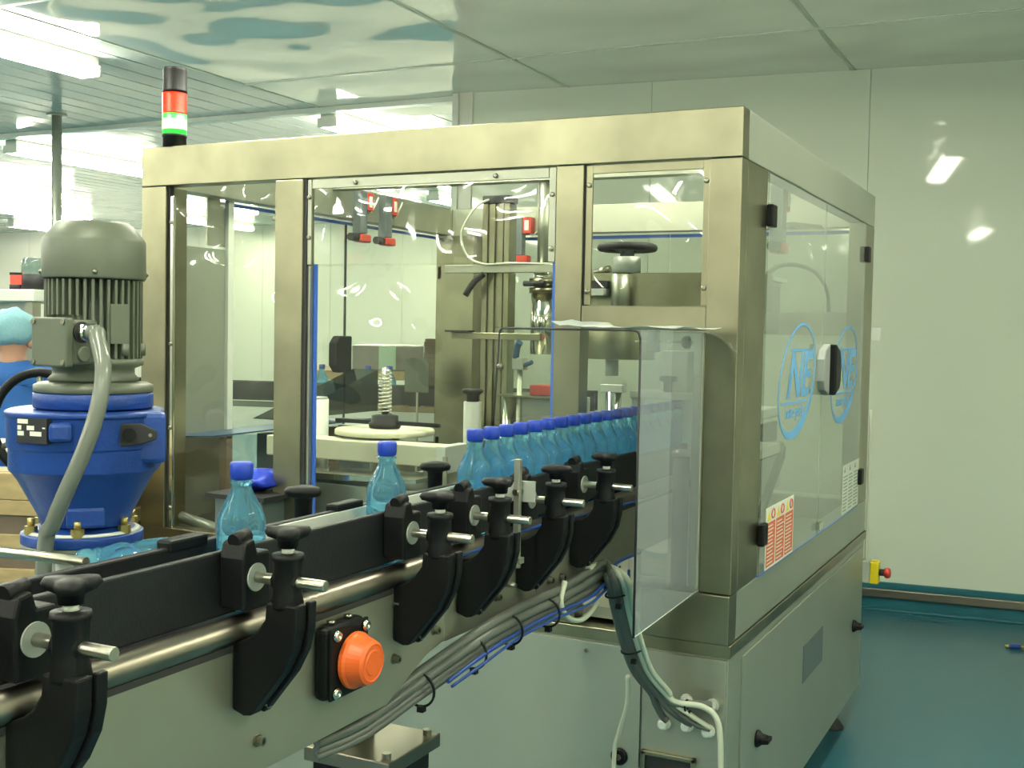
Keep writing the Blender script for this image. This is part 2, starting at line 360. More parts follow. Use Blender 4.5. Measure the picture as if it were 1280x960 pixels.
# steel post far left
p = dep(71, 205, 8.4)
pr_ = thing('steel_post', 'tall shiny steel post rising to the ceiling behind the grey motor', 'post', (p.x, p.y, 0))
MB().cyl((0, 0, 0.01), (0, 0, CH - .01), .035, 20).build('pole', 'steel_side', pr_)
MB().cyl((0, 0, 0), (0, 0, .012), .09, 20).build('base_plate', 'steel_dull', pr_)
MB().cyl((0, 0, CH - .012), (0, 0, CH), .07, 20).build('ceiling_flange', 'steel_dull', pr_)

# ================================================================== ENCLOSURE
W0, D0 = -1.975, 2.0
ZB, ZR, ZT, ZI = 0.749, 0.876, 2.10, 1.974
en = thing('capping_machine_enclosure', 'large stainless steel machine enclosure with clear doors and windows', 'machine')
def P(name, m, *boxes, bev=0.0025, parent=en):
    mb = MB()
    for b_ in boxes: mb.box(*b_)
    return mb.build(name, m, parent, bev=bev)
T = 0.06
# posts
P('corner_post', 'steel', (-.084, 0, 0, .06, ZR, ZI), (-.06, 0, .0601, .26, ZR, ZI))
P('corner_post', 'steel', (W0, -1.873, 0, .10, ZR, ZI))
P('corner_post', 'steel', (W0, W0 + .20, D0 - .10, D0, ZR, ZI))
P('corner_post', 'steel', (-.06, 0, 1.78, D0, ZR, ZI))
P('front_post', 'steel', (-1.438, -1.335, 0, .06, ZR, ZI))
P('front_post', 'steel', (-.504, -.426, 0, .06, ZR, ZI))
# beams (separate boxes, thin seams between)
P('top_beam', 'steel', (W0, 0, 0, .06, ZI + .0015, ZT))
P('top_beam', 'steel_side', (-.06, 0, .0605, D0, ZI + .0015, ZT))
P('top_beam', 'steel_dull', (W0, W0 + .06, .0605, D0, ZI + .0015, ZT))
P('top_beam', 'steel_dull', (W0 + .0605, -.0605, D0 - .06, D0, ZI + .0015, ZT))
P('bottom_rail', 'steel', (W0, -.426, 0, .06, ZB, ZR))
P('bottom_rail', 'steel', (-.235, 0, -.012, .06, ZB, ZR - .0015))
P('bottom_rail', 'steel_side', (-.06, 0, .0605, D0, ZB, ZR - .0015))
P('bottom_rail', 'steel_dull', (W0, W0 + .06, .0605, D0, ZB, ZR - .0015))
P('bottom_rail', 'steel_dull', (W0 + .0605, -.0605, D0 - .06, D0, ZB, ZR - .0015))
P('window_sill', 'steel', (-.4255, -.0845, .001, .05, 1.542, 1.603))
# inner steel sheets
P('back_sheet', 'steel_dull', (W0 + .2, -1.62, D0 - .02, D0 - .01, ZR, ZI))
P('left_sheet', 'steel_side', (W0 + .005, W0 + .015, .10, .405, ZR, 1.80), bev=0)
P('left_sheet', 'steel_dull', (W0 + .005, W0 + .012, .30, .405, 1.81, ZI), bev=0)
P('left_trim', 'white_plastic', (W0 + .002, W0 + .03, .39, .42, ZR, ZI - .0))
P('deck_plate', 'steel_dull', (W0 + .002, -.002, .061, D0 - .061, ZB + .01, ZB + .04), bev=0)
# base cabinet
P('base_flange', 'steel', (W0, 0.004, -.004, D0 + .02, .714, ZB - .002), bev=0.002)
P('base_cabinet', 'steel_side', (W0 + .01, -.002, .004, D0, .114, .713))
P('cabinet_door', 'steel_side', (-1.0, -.232, -.006, .004, .13, .708), bev=0.001)
P('cabinet_panel', 'steel_dull', (-.226, -.004, -.006, .004, .13, .708), bev=0.001)
P('cabinet_door', 'steel_side', (-1.95, -1.006, -.006, .004, .13, .708), bev=0.001)
P('cabinet_door', 'steel_side', (-.002, .004, .13, 1.94, .125, .69), bev=0.001)
pl = P('name_plate', 'teal_plate', (.004, .006, .867, 1.172, .42, .54), bev=0)
for i, (y, z) in enumerate([(.293, .421), (1.777, .406)]):
    k = MB().lathe([(.024, 0), (.024, .006), (.016, .016), (.013, .03)], (.004, y, z), 16, 'X').build('quarter_turn_knob', 'black', en)
    MB().box(.02, .042, y - .022, y + .022, z - .006, z + .006).build('knob_grip', 'black', k, bev=.002)
k = MB().lathe([(.023, 0), (.023, -.006), (.018, -.01)], (-.285, -.006, .415), 18, 'Y').build('door_lock', 'black', en)
MB().lathe([(.008, -.01), (.008, -.014)], (-.285, -.006, .415), 12, 'Y').build('lock_core', 'bolt', k)
MB().lathe([(.006, 0), (.005, -.005)], (-.386, -.006, .684), 10, 'Y').build('bolt', 'bolt', en)
# small window box in the cabinet panel
f = MB()
x0, x1, z0, z1 = -.222, -.075, .30, .448
f.box(x0, x1, -.02, -.006, z1 - .012, z1).box(x0, x1, -.02, -.006, z0, z0 + .012).box(x0, x0 + .012, -.02, -.006, z0, z1).box(x1 - .012, x1, -.02, -.006, z0, z1)
f = f.build('inspection_frame', 'steel', en, bev=0.002)
MB().box(x0 + .01, x1 - .01, -.012, -.0065, z0 + .01, z1 - .01).build('inspection_pane', 'dark', f)
# cable glands
for (x, z) in [(-.036, .593), (-.105, .594), (-.155, .592), (-.162, .526), (-.100, .531), (-.045, .525)]:
    g = MB().lathe([(.017, 0), (.017, -.010), (.014, -.012), (.013, -.024), (.009, -.028)], (x, -.006, z), 12, 'Y', sm=False).build('cable_gland', 'white_plastic' if z < .56 else 'grey_plastic', en, bev=.001)
# feet
for (x, y) in [(-.06, 1.75), (-.06, .2), (-1.9, .2), (-1.9, 1.8)]:
    f = MB().cyl((x, y, .03), (x, y, .118), .012, 12).build('foot_stem', 'bolt', en)
    MB().lathe([(.045, 0), (.045, .008), (.03, .03), (.014, .045)], (x, y, 0), 18).build('foot_pad', 'dark', f)
# ---- front windows
def screw(mb, x, y, z, ax='Y', r=.007, d=-.005):
    mb.lathe([(r, 0), (r, d), (r * .5, d * 1.2)], (x, y, z), 10, ax)
w1 = P('window_pane', 'pane', (-1.868, -1.442, .018, .022, ZR + .004, 1.97), bev=0)
P('gasket', 'seal_dark', (-1.873, -1.866, .012, .03, ZR, ZI), bev=0, parent=w1)
P('edge_rod', 'chrome', (-1.864, -1.848, .010, .020, ZR, ZI - .03), bev=.003, parent=w1)
for z in (1.86, 1.47, 1.20, .94): 
    s = MB(); screw(s, -1.856, .010, z); s.build('screw', 'bolt', w1)
s = MB(); screw(s, -1.452, .016, 1.86); s.build('screw', 'bolt', w1)
# window 2: upper fixed pane and lower door pane
w2 = P('window_pane', 'pane_wavy', (-1.331, -.508, .014, .018, 1.715, 1.972), bev=0)
P('gasket', 'seal_dark', (-1.335, -1.322, .004, .012, ZR, ZI), bev=0, parent=w2)
P('edge_strip', 'steel_dull', (-1.322, -1.308, .006, .013, 1.72, ZI - .002), bev=.001, parent=w2)
P('edge_strip', 'steel_dull', (-1.306, -.53, .006, .013, 1.945, ZI - .002), bev=.001, parent=w2)
P('edge_strip', 'steel_dull', (-.528, -.508, .006, .013, 1.72, ZI - .002), bev=.001, parent=w2)
for (x, z) in [(-1.315, 1.92), (-1.315, 1.80), (-1.15, 1.957), (-.69, 1.957), (-.518, 1.90), (-.518, 1.755)]:
    s = MB(); screw(s, x, .006, z); s.build('screw', 'bolt', w2)
w3 = P('sliding_door', 'pane', (-1.305, -.512, .030, .034, .90, 1.722), bev=0)
P('edge_film', 'film', (-1.312, -1.303, .026, .036, .90, 1.722), bev=0, parent=w3)
P('edge_film', 'film', (-.522, -.510, .026, .036, .90, 1.722), bev=0, parent=w3)
P('edge_film', 'film', (-1.303, -.522, .028, .034, .893, .901), bev=0, parent=w3)
P('door_edge_post', 'steel_dull', (-1.333, -1.313, .010, .045, ZR, 1.715), bev=.001, parent=w3)
# window 4
w4 = P('window_pane', 'pane_wavy', (-.422, -.088, .014, .018, 1.605, 1.97), bev=0)
P('gasket', 'seal_dark', (-.426, -.420, .008, .03, 1.605, ZI), bev=0, parent=w4)
P('edge_strip', 'steel', (-.42, -.402, .006, .013, 1.605, ZI - .002), bev=.001, parent=w4)
P('edge_strip', 'steel', (-.402, -.1005, .006, .013, 1.95, ZI - .002), bev=.001, parent=w4)
P('edge_strip', 'steel', (-.10, -.0845, .006, .013, 1.605, ZI - .002), bev=.001, parent=w4)
for (x, z) in [(-.411, 1.92), (-.411, 1.64), (-.092, 1.92), (-.092, 1.65)]:
    s = MB(); screw(s, x, .006, z); s.build('screw', 'bolt', w4)
# ---- right side doors (two leaves) with logos
def logo(yc, zc, parent):
    n = 64; mb = MB(); vo, vi = [], []
    for i in range(n):
        t = 2 * PI * i / n
        y = .245 * math.cos(t); z = .168 * math.sin(t) + .045 * math.cos(t)
        y2 = .235 * math.cos(t); z2 = .160 * math.sin(t) + .045 * math.cos(t) + .026 * max(0, -math.sin(t - .25)) ** 2
        vo.append((.0065, yc + y, zc + z)); vi.append((.0065, yc + y2, zc + z2))
    v = vo + vi + [(.0055, p_[1], p_[2]) for p_ in vo] + [(.0055, p_[1], p_[2]) for p_ in vi]
    fs = []
    for i in range(n):
        j = (i + 1) % n
        fs += [(i, j, n + j, n + i), (2 * n + i, 3 * n + i, 3 * n + j, 2 * n + j), (i, 2 * n + i, 2 * n + j, j), (n + i, n + j, 3 * n + j, 3 * n + i)]
    mb.add(v, fs); g = mb.build('logo_ring', 'logo', parent)
    text('logo_letters', 'NE', .19, face_mtx((.006, yc + .0, zc + .01), (0, 1, .0), (0, 0, 1)), 'logo', parent, shear=.4, sx=1.25, off=.004)
    MB().box(.0055, .0065, yc - .10, yc + .20, zc + .088, zc + .095).build('logo_bar', 'logo', parent)
    MB().box(.0055, .0065, yc - .20, yc + .12, zc - .068, zc - .061).build('logo_bar', 'logo', parent)
    text('logo_caption', 'nate·pack', .052, face_mtx((.006, yc - .03, zc - .093), (0, 1, 0), (0, 0, 1)), 'logo', parent, sx=1.2)
for i, (y0, y1) in enumerate([(.262, 1.024), (1.03, 1.779)]):
    d = P('side_door', 'pane_side', (.0, .005, y0, y1, ZR + .002, ZI - .006), bev=0)
    P('edge_film', 'film', (-.003, .0045, y0, y1, ZR - .001, ZR + .003), bev=0, parent=d)
    logo(.665 if i == 0 else 1.425, 1.40, d)
    yh = y0 - .002 if i == 0 else y1 + .002
    for z in (1.853, .993):
        h = MB().box(.004, .022, yh - .026, yh + .026, z - .030, z + .030).build('hinge', 'black', d, bev=.004)
    # handle, half octagon block on each side of the leaf joint
yj = 1.027
hd = MB().prism([(yj - .07, 1.36), (yj - .09, 1.39), (yj - .09, 1.46), (yj - .07, 1.49), (yj, 1.51), (yj, 1.34)], .005, .03, 'X').build('door_handle', 'print', en, bev=.004)
MB().prism([(yj + .002, 1.34), (yj + .002, 1.51), (yj + .07, 1.49), (yj + .09, 1.46), (yj + .09, 1.39), (yj + .07, 1.36)], .005, .05, 'X').build('door_handle', 'black', en, bev=.006)
MB().box(.006, .02, yj - .03, yj + .02, .895, .92).build('door_latch', 'chrome', en, bev=.003)
# warning labels
lb = MB().box(.0055, .0065, .318, .655, .882, 1.055).build('warning_label', 'paper', en)
for c_ in range(3):
    y = .326 + c_ * .111
    a = MB().box(.0066, .0070, y, y + .10, .888, 1.012).build('label_field', 'label_red', lb)
    t_ = MB().prism([(y + .006, 1.018), (y + .044, 1.018), (y + .025, 1.048)], .0066, .0072, 'X').build('label_triangle', 'label_yellow', lb)
    r_ = MB(); r_.tube([(.007, y + .072 + .018 * math.cos(q * PI / 5), 1.033 + .013 * math.sin(q * PI / 5)) for q in range(10)], .0022, 6, 2, True); r_.build('label_ring', 'red', lb)
    tl = MB()
    for q in range(11): tl.box(.0070, .0074, y + .008, y + .008 + random.uniform(.06, .084), .895 + q * .0105, .898 + q * .0105)
    tl.build('label_print', 'paper', lb)['kind'] = 'stuff'
lb = MB().box(.0055, .0065, 1.45, 1.775, .885, 1.065).build('warning_label', 'paper', en)
tl = MB()
for c_ in range(3):
    for q in range(11): tl.box(.0066, .007, 1.46 + c_ * .105, 1.46 + c_ * .105 + random.uniform(.06, .09), .895 + q * .0125, .899 + q * .0125)
    tl.prism([(1.465 + c_ * .105, 1.038), (1.495 + c_ * .105, 1.038), (1.48 + c_ * .105, 1.058)], .0066, .0072, 'X')
tl.build('label_print', 'print', lb)['kind'] = 'stuff'
# ---- left side doors (two leaves) and back doors
for i, (y0, y1) in enumerate([(.425, 1.145), (1.15, 1.96)]):
    d = P('side_door', 'pane_back', (W0 + .002, W0 + .006, y0, y1, ZR + .01, ZI - .01), bev=0)
    P('edge_film', 'film', (W0 + .001, W0 + .009, y0, y1, ZI - .018, ZI - .006), bev=0, parent=d)
    ye = y0 if i == 0 else y1
    P('edge_film', 'film', (W0 + .001, W0 + .009, ye - .007, ye + .007, ZR + .01, ZI - .01), bev=0, parent=d)
    P('leaf_edge', 'seal_dark', (W0 + .001, W0 + .007, (y1 if i == 0 else y0) - .0025, (y1 if i == 0 else y0) + .0025, ZR + .01, ZI - .01), bev=0, parent=d)
    if i == 1:
        for z in (1.80, 1.0): P('hinge', 'black', (W0 + .006, W0 + .03, y1 - .06, y1 + .0, z - .03, z + .03), parent=d)
hh = MB().prism([(1.03, 1.38), (1.03, 1.47), (1.06, 1.50), (1.145, 1.50), (1.145, 1.35), (1.06, 1.35)], W0 + .007, W0 + .045, 'X').build('door_handle', 'black', en, bev=.006)
for i, (x0, x1) in enumerate([(-1.615, -.86), (-.855, -.09)]):
    d = P('back_door', 'pane_back', (x0, x1, D0 - .006, D0 - .002, ZR + .01, ZI - .01), bev=0)
    P('edge_film', 'film', (x0, x1, D0 - .01, D0 - .001, ZI - .022, ZI - .008), bev=0, parent=d)
    xe = x0 if i == 0 else x1
    P('edge_film', 'film', (xe - .008, xe + .008, D0 - .01, D0 - .001, ZR + .01, ZI - .01), bev=0, parent=d)
a_ = onY(1000, 390, 1.9); b_ = onY(1000, 419, 1.9)
P('back_mid_rail', 'steel_dull', (-.80, -.061, 1.88, 1.92, b_.z, a_.z))
# conduit and socket at the back corner
MB().tube([(.004, D0 + .03, .60), (.004, D0 + .03, .9), (.004, D0 + .03, 1.24)], .006, 8).build('rear_conduit', 'cable_white', en)
MB().box(.0, .035, D0 + .0, D0 + .03, 1.52, 1.575).build('rear_bracket', 'white_plastic', en, bev=.003)

# emergency stop on the back corner
es = thing('emergency_stop', 'yellow emergency stop box with red mushroom button on the back corner', 'switch', (0, D0 + .02, .58))
MB().box(-.03, .026, -.03, .03, -.045, .045).build('backbox', 'grey_plastic', es, bev=.004)
MB().box(.0265, .06, -.032, .032, -.045, .045).build('housing', 'yellow', es, bev=.004)
MB().cyl((.06, 0, 0), (.078, 0, 0), .014, 16).build('collar', 'dark', es)
MB().lathe([(.013, .078), (.021, .085), (.022, .095), (.018, .103), (.005, .106)], (0, 0, 0), 20, 'X').build('button', 'red', es)

# signal tower
st = thing('signal_tower', 'signal tower with black top, red lens and lit green lens', 'lamp', (-1.865, .03, ZT))
MB().lathe([(.037, 0), (.037, .03), (.039, .032), (.039, .04)], n=24).build('base', 'black', st)
g = MB().lathe([(.038, .04), (.038, .105)], n=24).build('green_lens', 'green_lit', st)
MB().lathe([(.0385, .055), (.0385, .088)], n=24).build('lit_band', 'hot', g)
MB().lathe([(.0385, .105), (.0385, .112), (.038, .112), (.038, .172)], n=24).build('red_lens', 'red_lens', st)
MB().lathe([(.039, .172), (.039, .180), (.037, .182), (.037, .243), (.034, .252), (.01, .254)], n=24).build('top_cap', 'black', st)

# ================================================================== SHIELD over the bottle line
SX, SY, ST_, SB = -.085, -.47, 1.538, .865
sh = thing('tunnel_shield', 'clear plastic tunnel shield round the bottle opening, dark edged', 'shield', (0, 0, 0))
MB().prism([(SY, SB), (SY, ST_), (0.0, ST_), (0.0, SB + .015)], SX - .003, SX, 'X').build('side_panel', 'shield', sh)
MB().prism([(-.44, 1.320), (-.427, ST_ - .01), (-.42, ST_), (SX, ST_), (SX, 1.352), (-.34, 1.342)], SY - .003, SY, 'Y').build('front_flap', 'shield_front', sh)
MB().prism([(-.44, SY), (SX, SY), (SX, 0), (-.44, 0)], ST_, ST_ + .003, 'Z').build('top_panel', 'shield_front', sh)
MB().tube([(-.44, SY, 1.312), (-.428, SY, 1.525)], .0025, 8).tube([(-.428, SY, 1.525), (-.426, SY, 1.533), (-.42, SY, ST_)], .0025, 8).tube([(-.42, SY, ST_), (SX - .02, SY, ST_)], .0025, 8).tube([(SX - .02, SY, ST_), (SX - .006, SY, ST_ - .004), (SX, SY, ST_ - .02)], .0028, 8).tube([(SX, SY, ST_ - .02), (SX, SY, SB)], .0028, 8).build('edge_trim', 'dark', sh)
MB().tube([(SX, 0, SB + .015), (SX, SY, SB)], .0012, 6).build('lower_edge', 'white_plastic', sh)
# curved flange onto the corner post
mb = MB(); n = 12; vs = []
for i in range(n + 1):
    t = i / n; x = SX + t * .088; z = ST_ - .05 * t ** 2.2
    vs += [(x, -.03, z), (x, -.002, z + .002)]
mb.add(vs, [(2 * i, 2 * i + 1, 2 * i + 3, 2 * i + 2) for i in range(n)], True)
o = mb.build('curved_flange', 'shield_front', sh); md = o.modifiers.new('s', 'SOLIDIFY'); md.thickness = .003
P('hinge_strip', 'steel_dull', (SX - .006, SX + .002, -.012, .0, SB + .02, ST_), parent=sh)
for z in (1.45, 1.27):
    s = MB(); screw(s, -.42, SY - .003, z, d=-.01); 
    if z == 1.45: s.build('hinge_screw', 'bolt', sh)
    else: s.bm.free()
# crumpled film on top
mb = MB(); nx, ny = 14, 6; vs = []
for j in range(ny + 1):
    for i in range(nx + 1):
        x = -.33 + .30 * i / nx; y = -.40 + .36 * j / ny
        z = ST_ + .006 + .012 * abs(noise.noise(Vector((x * 14, y * 14, 3)))) + (.012 if (i == 0) else 0)
        vs.append((x, y, z))
mb.add(vs, [(j * (nx + 1) + i, j * (nx + 1) + i + 1, (j + 1) * (nx + 1) + i + 1, (j + 1) * (nx + 1) + i) for j in range(ny) for i in range(nx)], False)
o = tag(mb.build('plastic_film', 'filmclear'), 'crumpled clear plastic film lying on top of the tunnel shield', 'film')
md = o.modifiers.new('s', 'SOLIDIFY'); md.thickness = .0008

# ================================================================== CONVEYOR
cv = thing('bottle_conveyor', 'long black and steel bottle conveyor running into the machine', 'conveyor', (0, 0, 0))
Y0, Y1 = -3.4, 1.5
P('belt', 'rail', (-.343, -.267, Y0, Y1, 1.112, 1.124), bev=.001, parent=cv)
P('wear_strip', 'steel', (-.262, -.232, Y0, Y1, 1.100, 1.118), parent=cv)
MB().cyl((-.238, Y0, 1.121), (-.238, Y1, 1.121), .0185, 28).build('side_tube', 'side_tube', cv)
MB().cyl((-.364, Y0, 1.124), (-.364, Y1, 1.124), .013, 16).build('side_tube', 'chrome', cv)
P('gasket_line', 'seal_dark', (-.262, -.230, Y0, Y1, 1.094, 1.103), bev=0, parent=cv)
MB().prism([(Y0, 1.094), (Y0, .900), (-1.24, .912), (-1.11, .965), (-1.05, .975), (-1.05, 1.094)], -.240, -.232, 'X').build('side_plate', 'steel_plate', cv, bev=.001)
MB().prism([(-1.048, 1.094), (-1.048, .972), (-.66, .968), (-.66, 1.094)], -.240, -.233, 'X').build('side_plate', 'steel_plate', cv, bev=.001)
MB().prism([(-.658, 1.094), (-.658, .968), (Y1, .968), (Y1, 1.094)], -.240, -.233, 'X').build('side_plate', 'steel_plate', cv, bev=.001)
P('side_plate', 'steel_dull', (-.37, -.362, Y0, Y1, .94, 1.10), bev=.001, parent=cv)
P('near_guide_rail', 'rail', (-.262, -.250, Y0, -.012, 1.140, 1.228), bev=.003, parent=cv)
P('near_guide_rail', 'rail', (-.262, -.250, -.010, Y1, 1.140, 1.215), bev=.003, parent=cv)
P('far_guide_rail', 'rail', (-.362, -.348, Y0, Y1, 1.140, 1.222), bev=.003, parent=cv)
P('rail_glint_strip', 'white_plastic', (-.347, -.343, -1.52, Y1, 1.190, 1.220), bev=.001, parent=cv)  # white strip painted in for light reflecting off the far rail
for y in (-1.575, -1.175):
    P('rail_joiner', 'black', (-.370, -.344, y - .05, y + .03, 1.214, 1.232), bev=.004, parent=cv)
for (y, z) in [(-1.574, .957), (-1.22, .984), (-1.089, 1.003), (-1.22, 1.078), (-.849, 1.014), (-.602, 1.001), (-.539, .996), (-1.95, .957)]:
    b_ = MB().lathe([(.009, 0), (.009, .003), (.0065, .003), (.0065, .012), (.0035, .012), (.0035, .008)], (-.232, y, z), 12, 'X', sm=False).build('bolt', 'bolt', cv)
# cross support under the conveyor with leg
P('cross_support', 'side_tube', (-.42, -.245, -1.21, -1.035, .775, .80), bev=.002, parent=cv)
P('support_block', 'black', (-.415, -.262, -1.19, -1.045, .735, .774), parent=cv)
P('support_stem', 'steel_dull', (-.41, -.35, -1.15, -1.09, .80, .99), parent=cv)
P('support_leg', 'steel_dull', (-.37, -.31, -1.15, -1.09, .0, .735), parent=cv)
P('support_leg', 'steel_dull', (-.37, -.31, -2.95, -2.89, .0, .95), parent=cv)
for (x, y) in [(-.405, -1.19), (-.405, -1.055), (-.262, -1.19), (-.262, -1.055)]:
    MB().lathe([(.008, 0), (.008, .010), (.004, .010)], (x, y, .80), 12, sm=False).build('bolt', 'bolt', cv)

# near side brackets: arm, clamp block, knob, rod, rail clamp
def bracket(y, lab, flip=1):
    r = thing('guide_bracket', lab, 'bracket', (-.232, y, .99), 'black brackets along the near side of the conveyor')
    o_ = (-.232, y, .99)
    def B(): return MB(o_)
    prof = [(-.231, 1.106), (-.231, 1.016), (-.212, 1.010), (-.200, 1.012), (-.150, 1.075), (-.134, 1.105), (-.127, 1.135), (-.126, 1.168), (-.176, 1.168), (-.178, 1.145), (-.190, 1.128), (-.205, 1.117)]
    a = B().prism(prof, y - .019, y + .004).build('arm', 'black', r, bev=.003)
    rib = [(-.205, 1.014), (-.196, 1.011), (-.146, 1.073), (-.129, 1.105), (-.122, 1.135), (-.121, 1.170), (-.130, 1.170), (-.134, 1.136), (-.142, 1.107), (-.155, 1.080)]
    B().prism(rib, y + .004, y + .019).build('rib', 'black', a, bev=.002)
    B().prism([(-.231, 1.10), (-.231, 1.02), (-.219, 1.02), (-.205, 1.05), (-.205, 1.10)], y + .0, y + .035).build('mount_pad', 'black', a, bev=.003)
    B().lathe([(.0065, 0), (.0065, .006), (.003, .006)], (-.196, y + .010, 1.022), 10, 'X').build('arm_bolt', 'bolt', a)
    B().lathe([(.021, 1.160), (.022, 1.164), (.019, 1.180), (.019, 1.222), (.022, 1.225), (.021, 1.232), (.008, 1.233)], (-.155, y, 0), 20).build('clamp_block', 'black', r)
    B().cyl((-.174, y, 1.195), (-.138, y, 1.195), .0125, 16).build('clamp_collar', 'black', r)
    B().lathe([(.0085, 1.232), (.0085, 1.241)], (-.155, y, 0), 12).build('knob_stem', 'white_plastic', r)
    a0 = random.uniform(0, 1)
    B().lathe([(.013, 1.240), (.014, 1.250), (.024, 1.254), (.027, 1.260), (.024, 1.266), (.008, 1.268)], (-.155, y, 0), 30, rmod=lambda k_, t: 1 if k_ < 2 else (1 + .28 * math.cos(3 * (t + a0)))).build('knob', 'black', r)
    rd = B().cyl((-.246, y, 1.195), (-.094, y, 1.195), .0075, 16).build('rod', 'rod', r, bev=.001)
    B().cyl((-.2075, y, 1.195), (-.205, y, 1.195), .019, 24).build('washer', 'grey_plastic', r)
    B().prism([(y - .024, 1.152), (y - .026, 1.222), (y - .020, 1.243), (y - .002, 1.247), (y + .004, 1.228), (y + .030, 1.228), (y + .033, 1.150)], -.249, -.2075, 'X').build('rail_clamp', 'black', r, bev=.004)
    B().cyl((-.228, y - .022, 1.244), (-.228, y + .006, 1.249), .010, 14).build('clamp_lug', 'black', r)
    return r
labs = ['black guide bracket with knob at the lower left corner, nearest the camera', 'black guide bracket on the steel plate just left of the orange button', 'black guide bracket directly right of the orange button box',
        'black guide bracket just left of the upright sensor bar', 'black guide bracket just right of the upright sensor bar', 'black guide bracket nearest the clear tunnel shield']
for y, lb_ in zip((-1.974, -1.609, -1.207, -.991, -.746, -.476), labs): bracket(y, lb_)
# far side knobs on posts
for i, (y, x, lb_) in enumerate([(-1.205, -.43, 'black T-knob on far side of conveyor, in front of the enclosure post'), (-.75, -.43, 'black T-knob on far side of conveyor, just left of the bottle queue')]):
    r = thing('far_guide_bracket', lb_, 'bracket', (x, y, 1.10))
    MB((x, y, 1.10)).cyl((x, y, 1.10), (x, y, 1.20), .012, 14).build('post', 'bolt', r)
    MB((x, y, 1.10)).lathe([(.015, 1.20), (.016, 1.232), (.018, 1.236), (.028, 1.240), (.030, 1.248), (.026, 1.254), (.006, 1.256)], (x, y, 0), 24, rmod=lambda k_, t: 1 if k_ < 3 else 1 + .18 * math.cos(3 * t)).build('knob', 'black', r)
    MB((x, y, 1.10)).cyl((x - .04, y, 1.17), (-.363, y, 1.17), .007, 12).build('rod', 'chrome', r)
    MB((x, y, 1.10)).box(x - .01, -.371, y - .012, y + .012, 1.085, 1.11).build('foot_arm', 'black', r, bev=.002)
y = -1.755
rr = MB((-.365, y, 1.223)).cyl((-.365, y, 1.223), (-.95, y, 1.216), .0068, 14).build('guide_rod', 'rod'); tag(rr, 'bare chrome rod pointing left from the far conveyor rail', 'rod')

# orange push button on box
bx = thing('push_button_box', 'black box with big orange push button on the conveyor side', 'button', (-.232, -1.40, 1.03))
o_ = (-.232, -1.40, 1.03)
MB(o_).box(-.232, -.206, -1.446, -1.343, .976, 1.088).build('box', 'black', bx, bev=.010, seg=3)
MB(o_).box(-.2055, -.200, -1.444, -1.345, .978, 1.086).build('cover', 'black', bx, bev=.002)
for dy in (-.038, .038):
    for dz in (-.043, .043):
        MB(o_).lathe([(.009, 0), (.009, .004), (.007, .007), (.0035, .007), (.0035, .004)], (-.200, -1.3945 + dy, 1.032 + dz), 14, 'X').build('screw', 'chrome', bx)
MB(o_).lathe([(.040, 0), (.043, .003), (.043, .009), (.040, .013), (.033, .034), (.028, .038), (.026, .0365), (.020, .0365), (.018, .038), (.002, .038)], (-.200, -1.388, 1.029), 36, 'X', sm=False).build('button', 'orange', bx)
for dy in (-.025, .02):
    MB(o_).lathe([(.007, 0), (.007, .005), (.003, .006)], (-.218, -1.3945 + dy, 1.088), 12).build('top_screw', 'bolt', bx)

# sensor stand
sn = thing('sensor_stand', 'upright grey sensor bar with square plate clamped beside the conveyor', 'sensor', (-.19, -.80, 1.05))
o_ = (-.19, -.80, 1.05); sy = -.845
q0 = onY(648, 574, sy); q1 = onY(648, 703, sy)
MB(o_).box(q0.x - .006, q0.x + .006, sy - .006, sy + .006, q1.z, q0.z).build('bar', 'steel_dull', sn, bev=.001)
q2 = onY(625, 598, sy + .02); q3 = onY(670, 628, sy + .02)
MB(o_).box(q2.x, q3.x, sy + .012, sy + .018, q3.z, q2.z).build('square_plate', 'grey_plastic', sn, bev=.001)
MB(o_).cyl((q0.x, sy - .013, q2.z - .02), (q0.x, sy + .012, q2.z - .02), .006, 12).build('clamp_screw', 'bolt', sn)
MB(o_).box(q0.x - .022, q0.x + .012, sy - .010, sy + .010, q1.z - .002, q1.z + .010).build('foot_plate', 'steel_dull', sn, bev=.001)
MB(o_).cyl((q0.x + .0, sy, q1.z - .010), (q0.x + .0, sy, q1.z - .002), .010, 6, sm=False).build('nut', 'bolt', sn)
MB(o_).cyl((-.232, sy, 1.04), (q0.x, sy, 1.04), .005, 10).build('stay', 'bolt', sn)

# ================================================================== BOTTLES
def bottle_body():
    pr = [(.012, 0.004), (.026, 0), (.031, .004), (.0325, .012)]
    z = .020
    while z < .075:
        pr += [(.0325, z), (.0305, z + .004), (.0305, z + .007), (.0325, z + .011)]; z += .0135
    pr += [(.0345, .086), (.0348, .105), (.0348, .122), (.0338, .132), (.0300, .142), (.0235, .155), (.0175, .167), (.0145, .174), (.0138, .180), (.0168, .182), (.0168, .185), (.0130, .186), (.0130, .200)]
    return MB().lathe(pr, n=28, rmod=lambda k_, t: 1 + (.015 * math.cos(8 * t) if 4 < k_ < 22 else 0))
bp = thing('water_bottle', '', 'bottle', (-.30, -.82, 1.1245))
bottle_body().build('body', 'pet', bp)
MB().lathe([(.0140, .187), (.0158, .188), (.0158, .192), (.0164, .193), (.0164, .2085), (.0150, .2115), (.002, .212)], n=48, rmod=lambda k_, t: 1 + (.02 * math.cos(24 * t) if 2 < k_ < 5 else 0)).build('cap', 'cap', bp)
ylist = [-.82 + .0705 * i for i in range(26)]
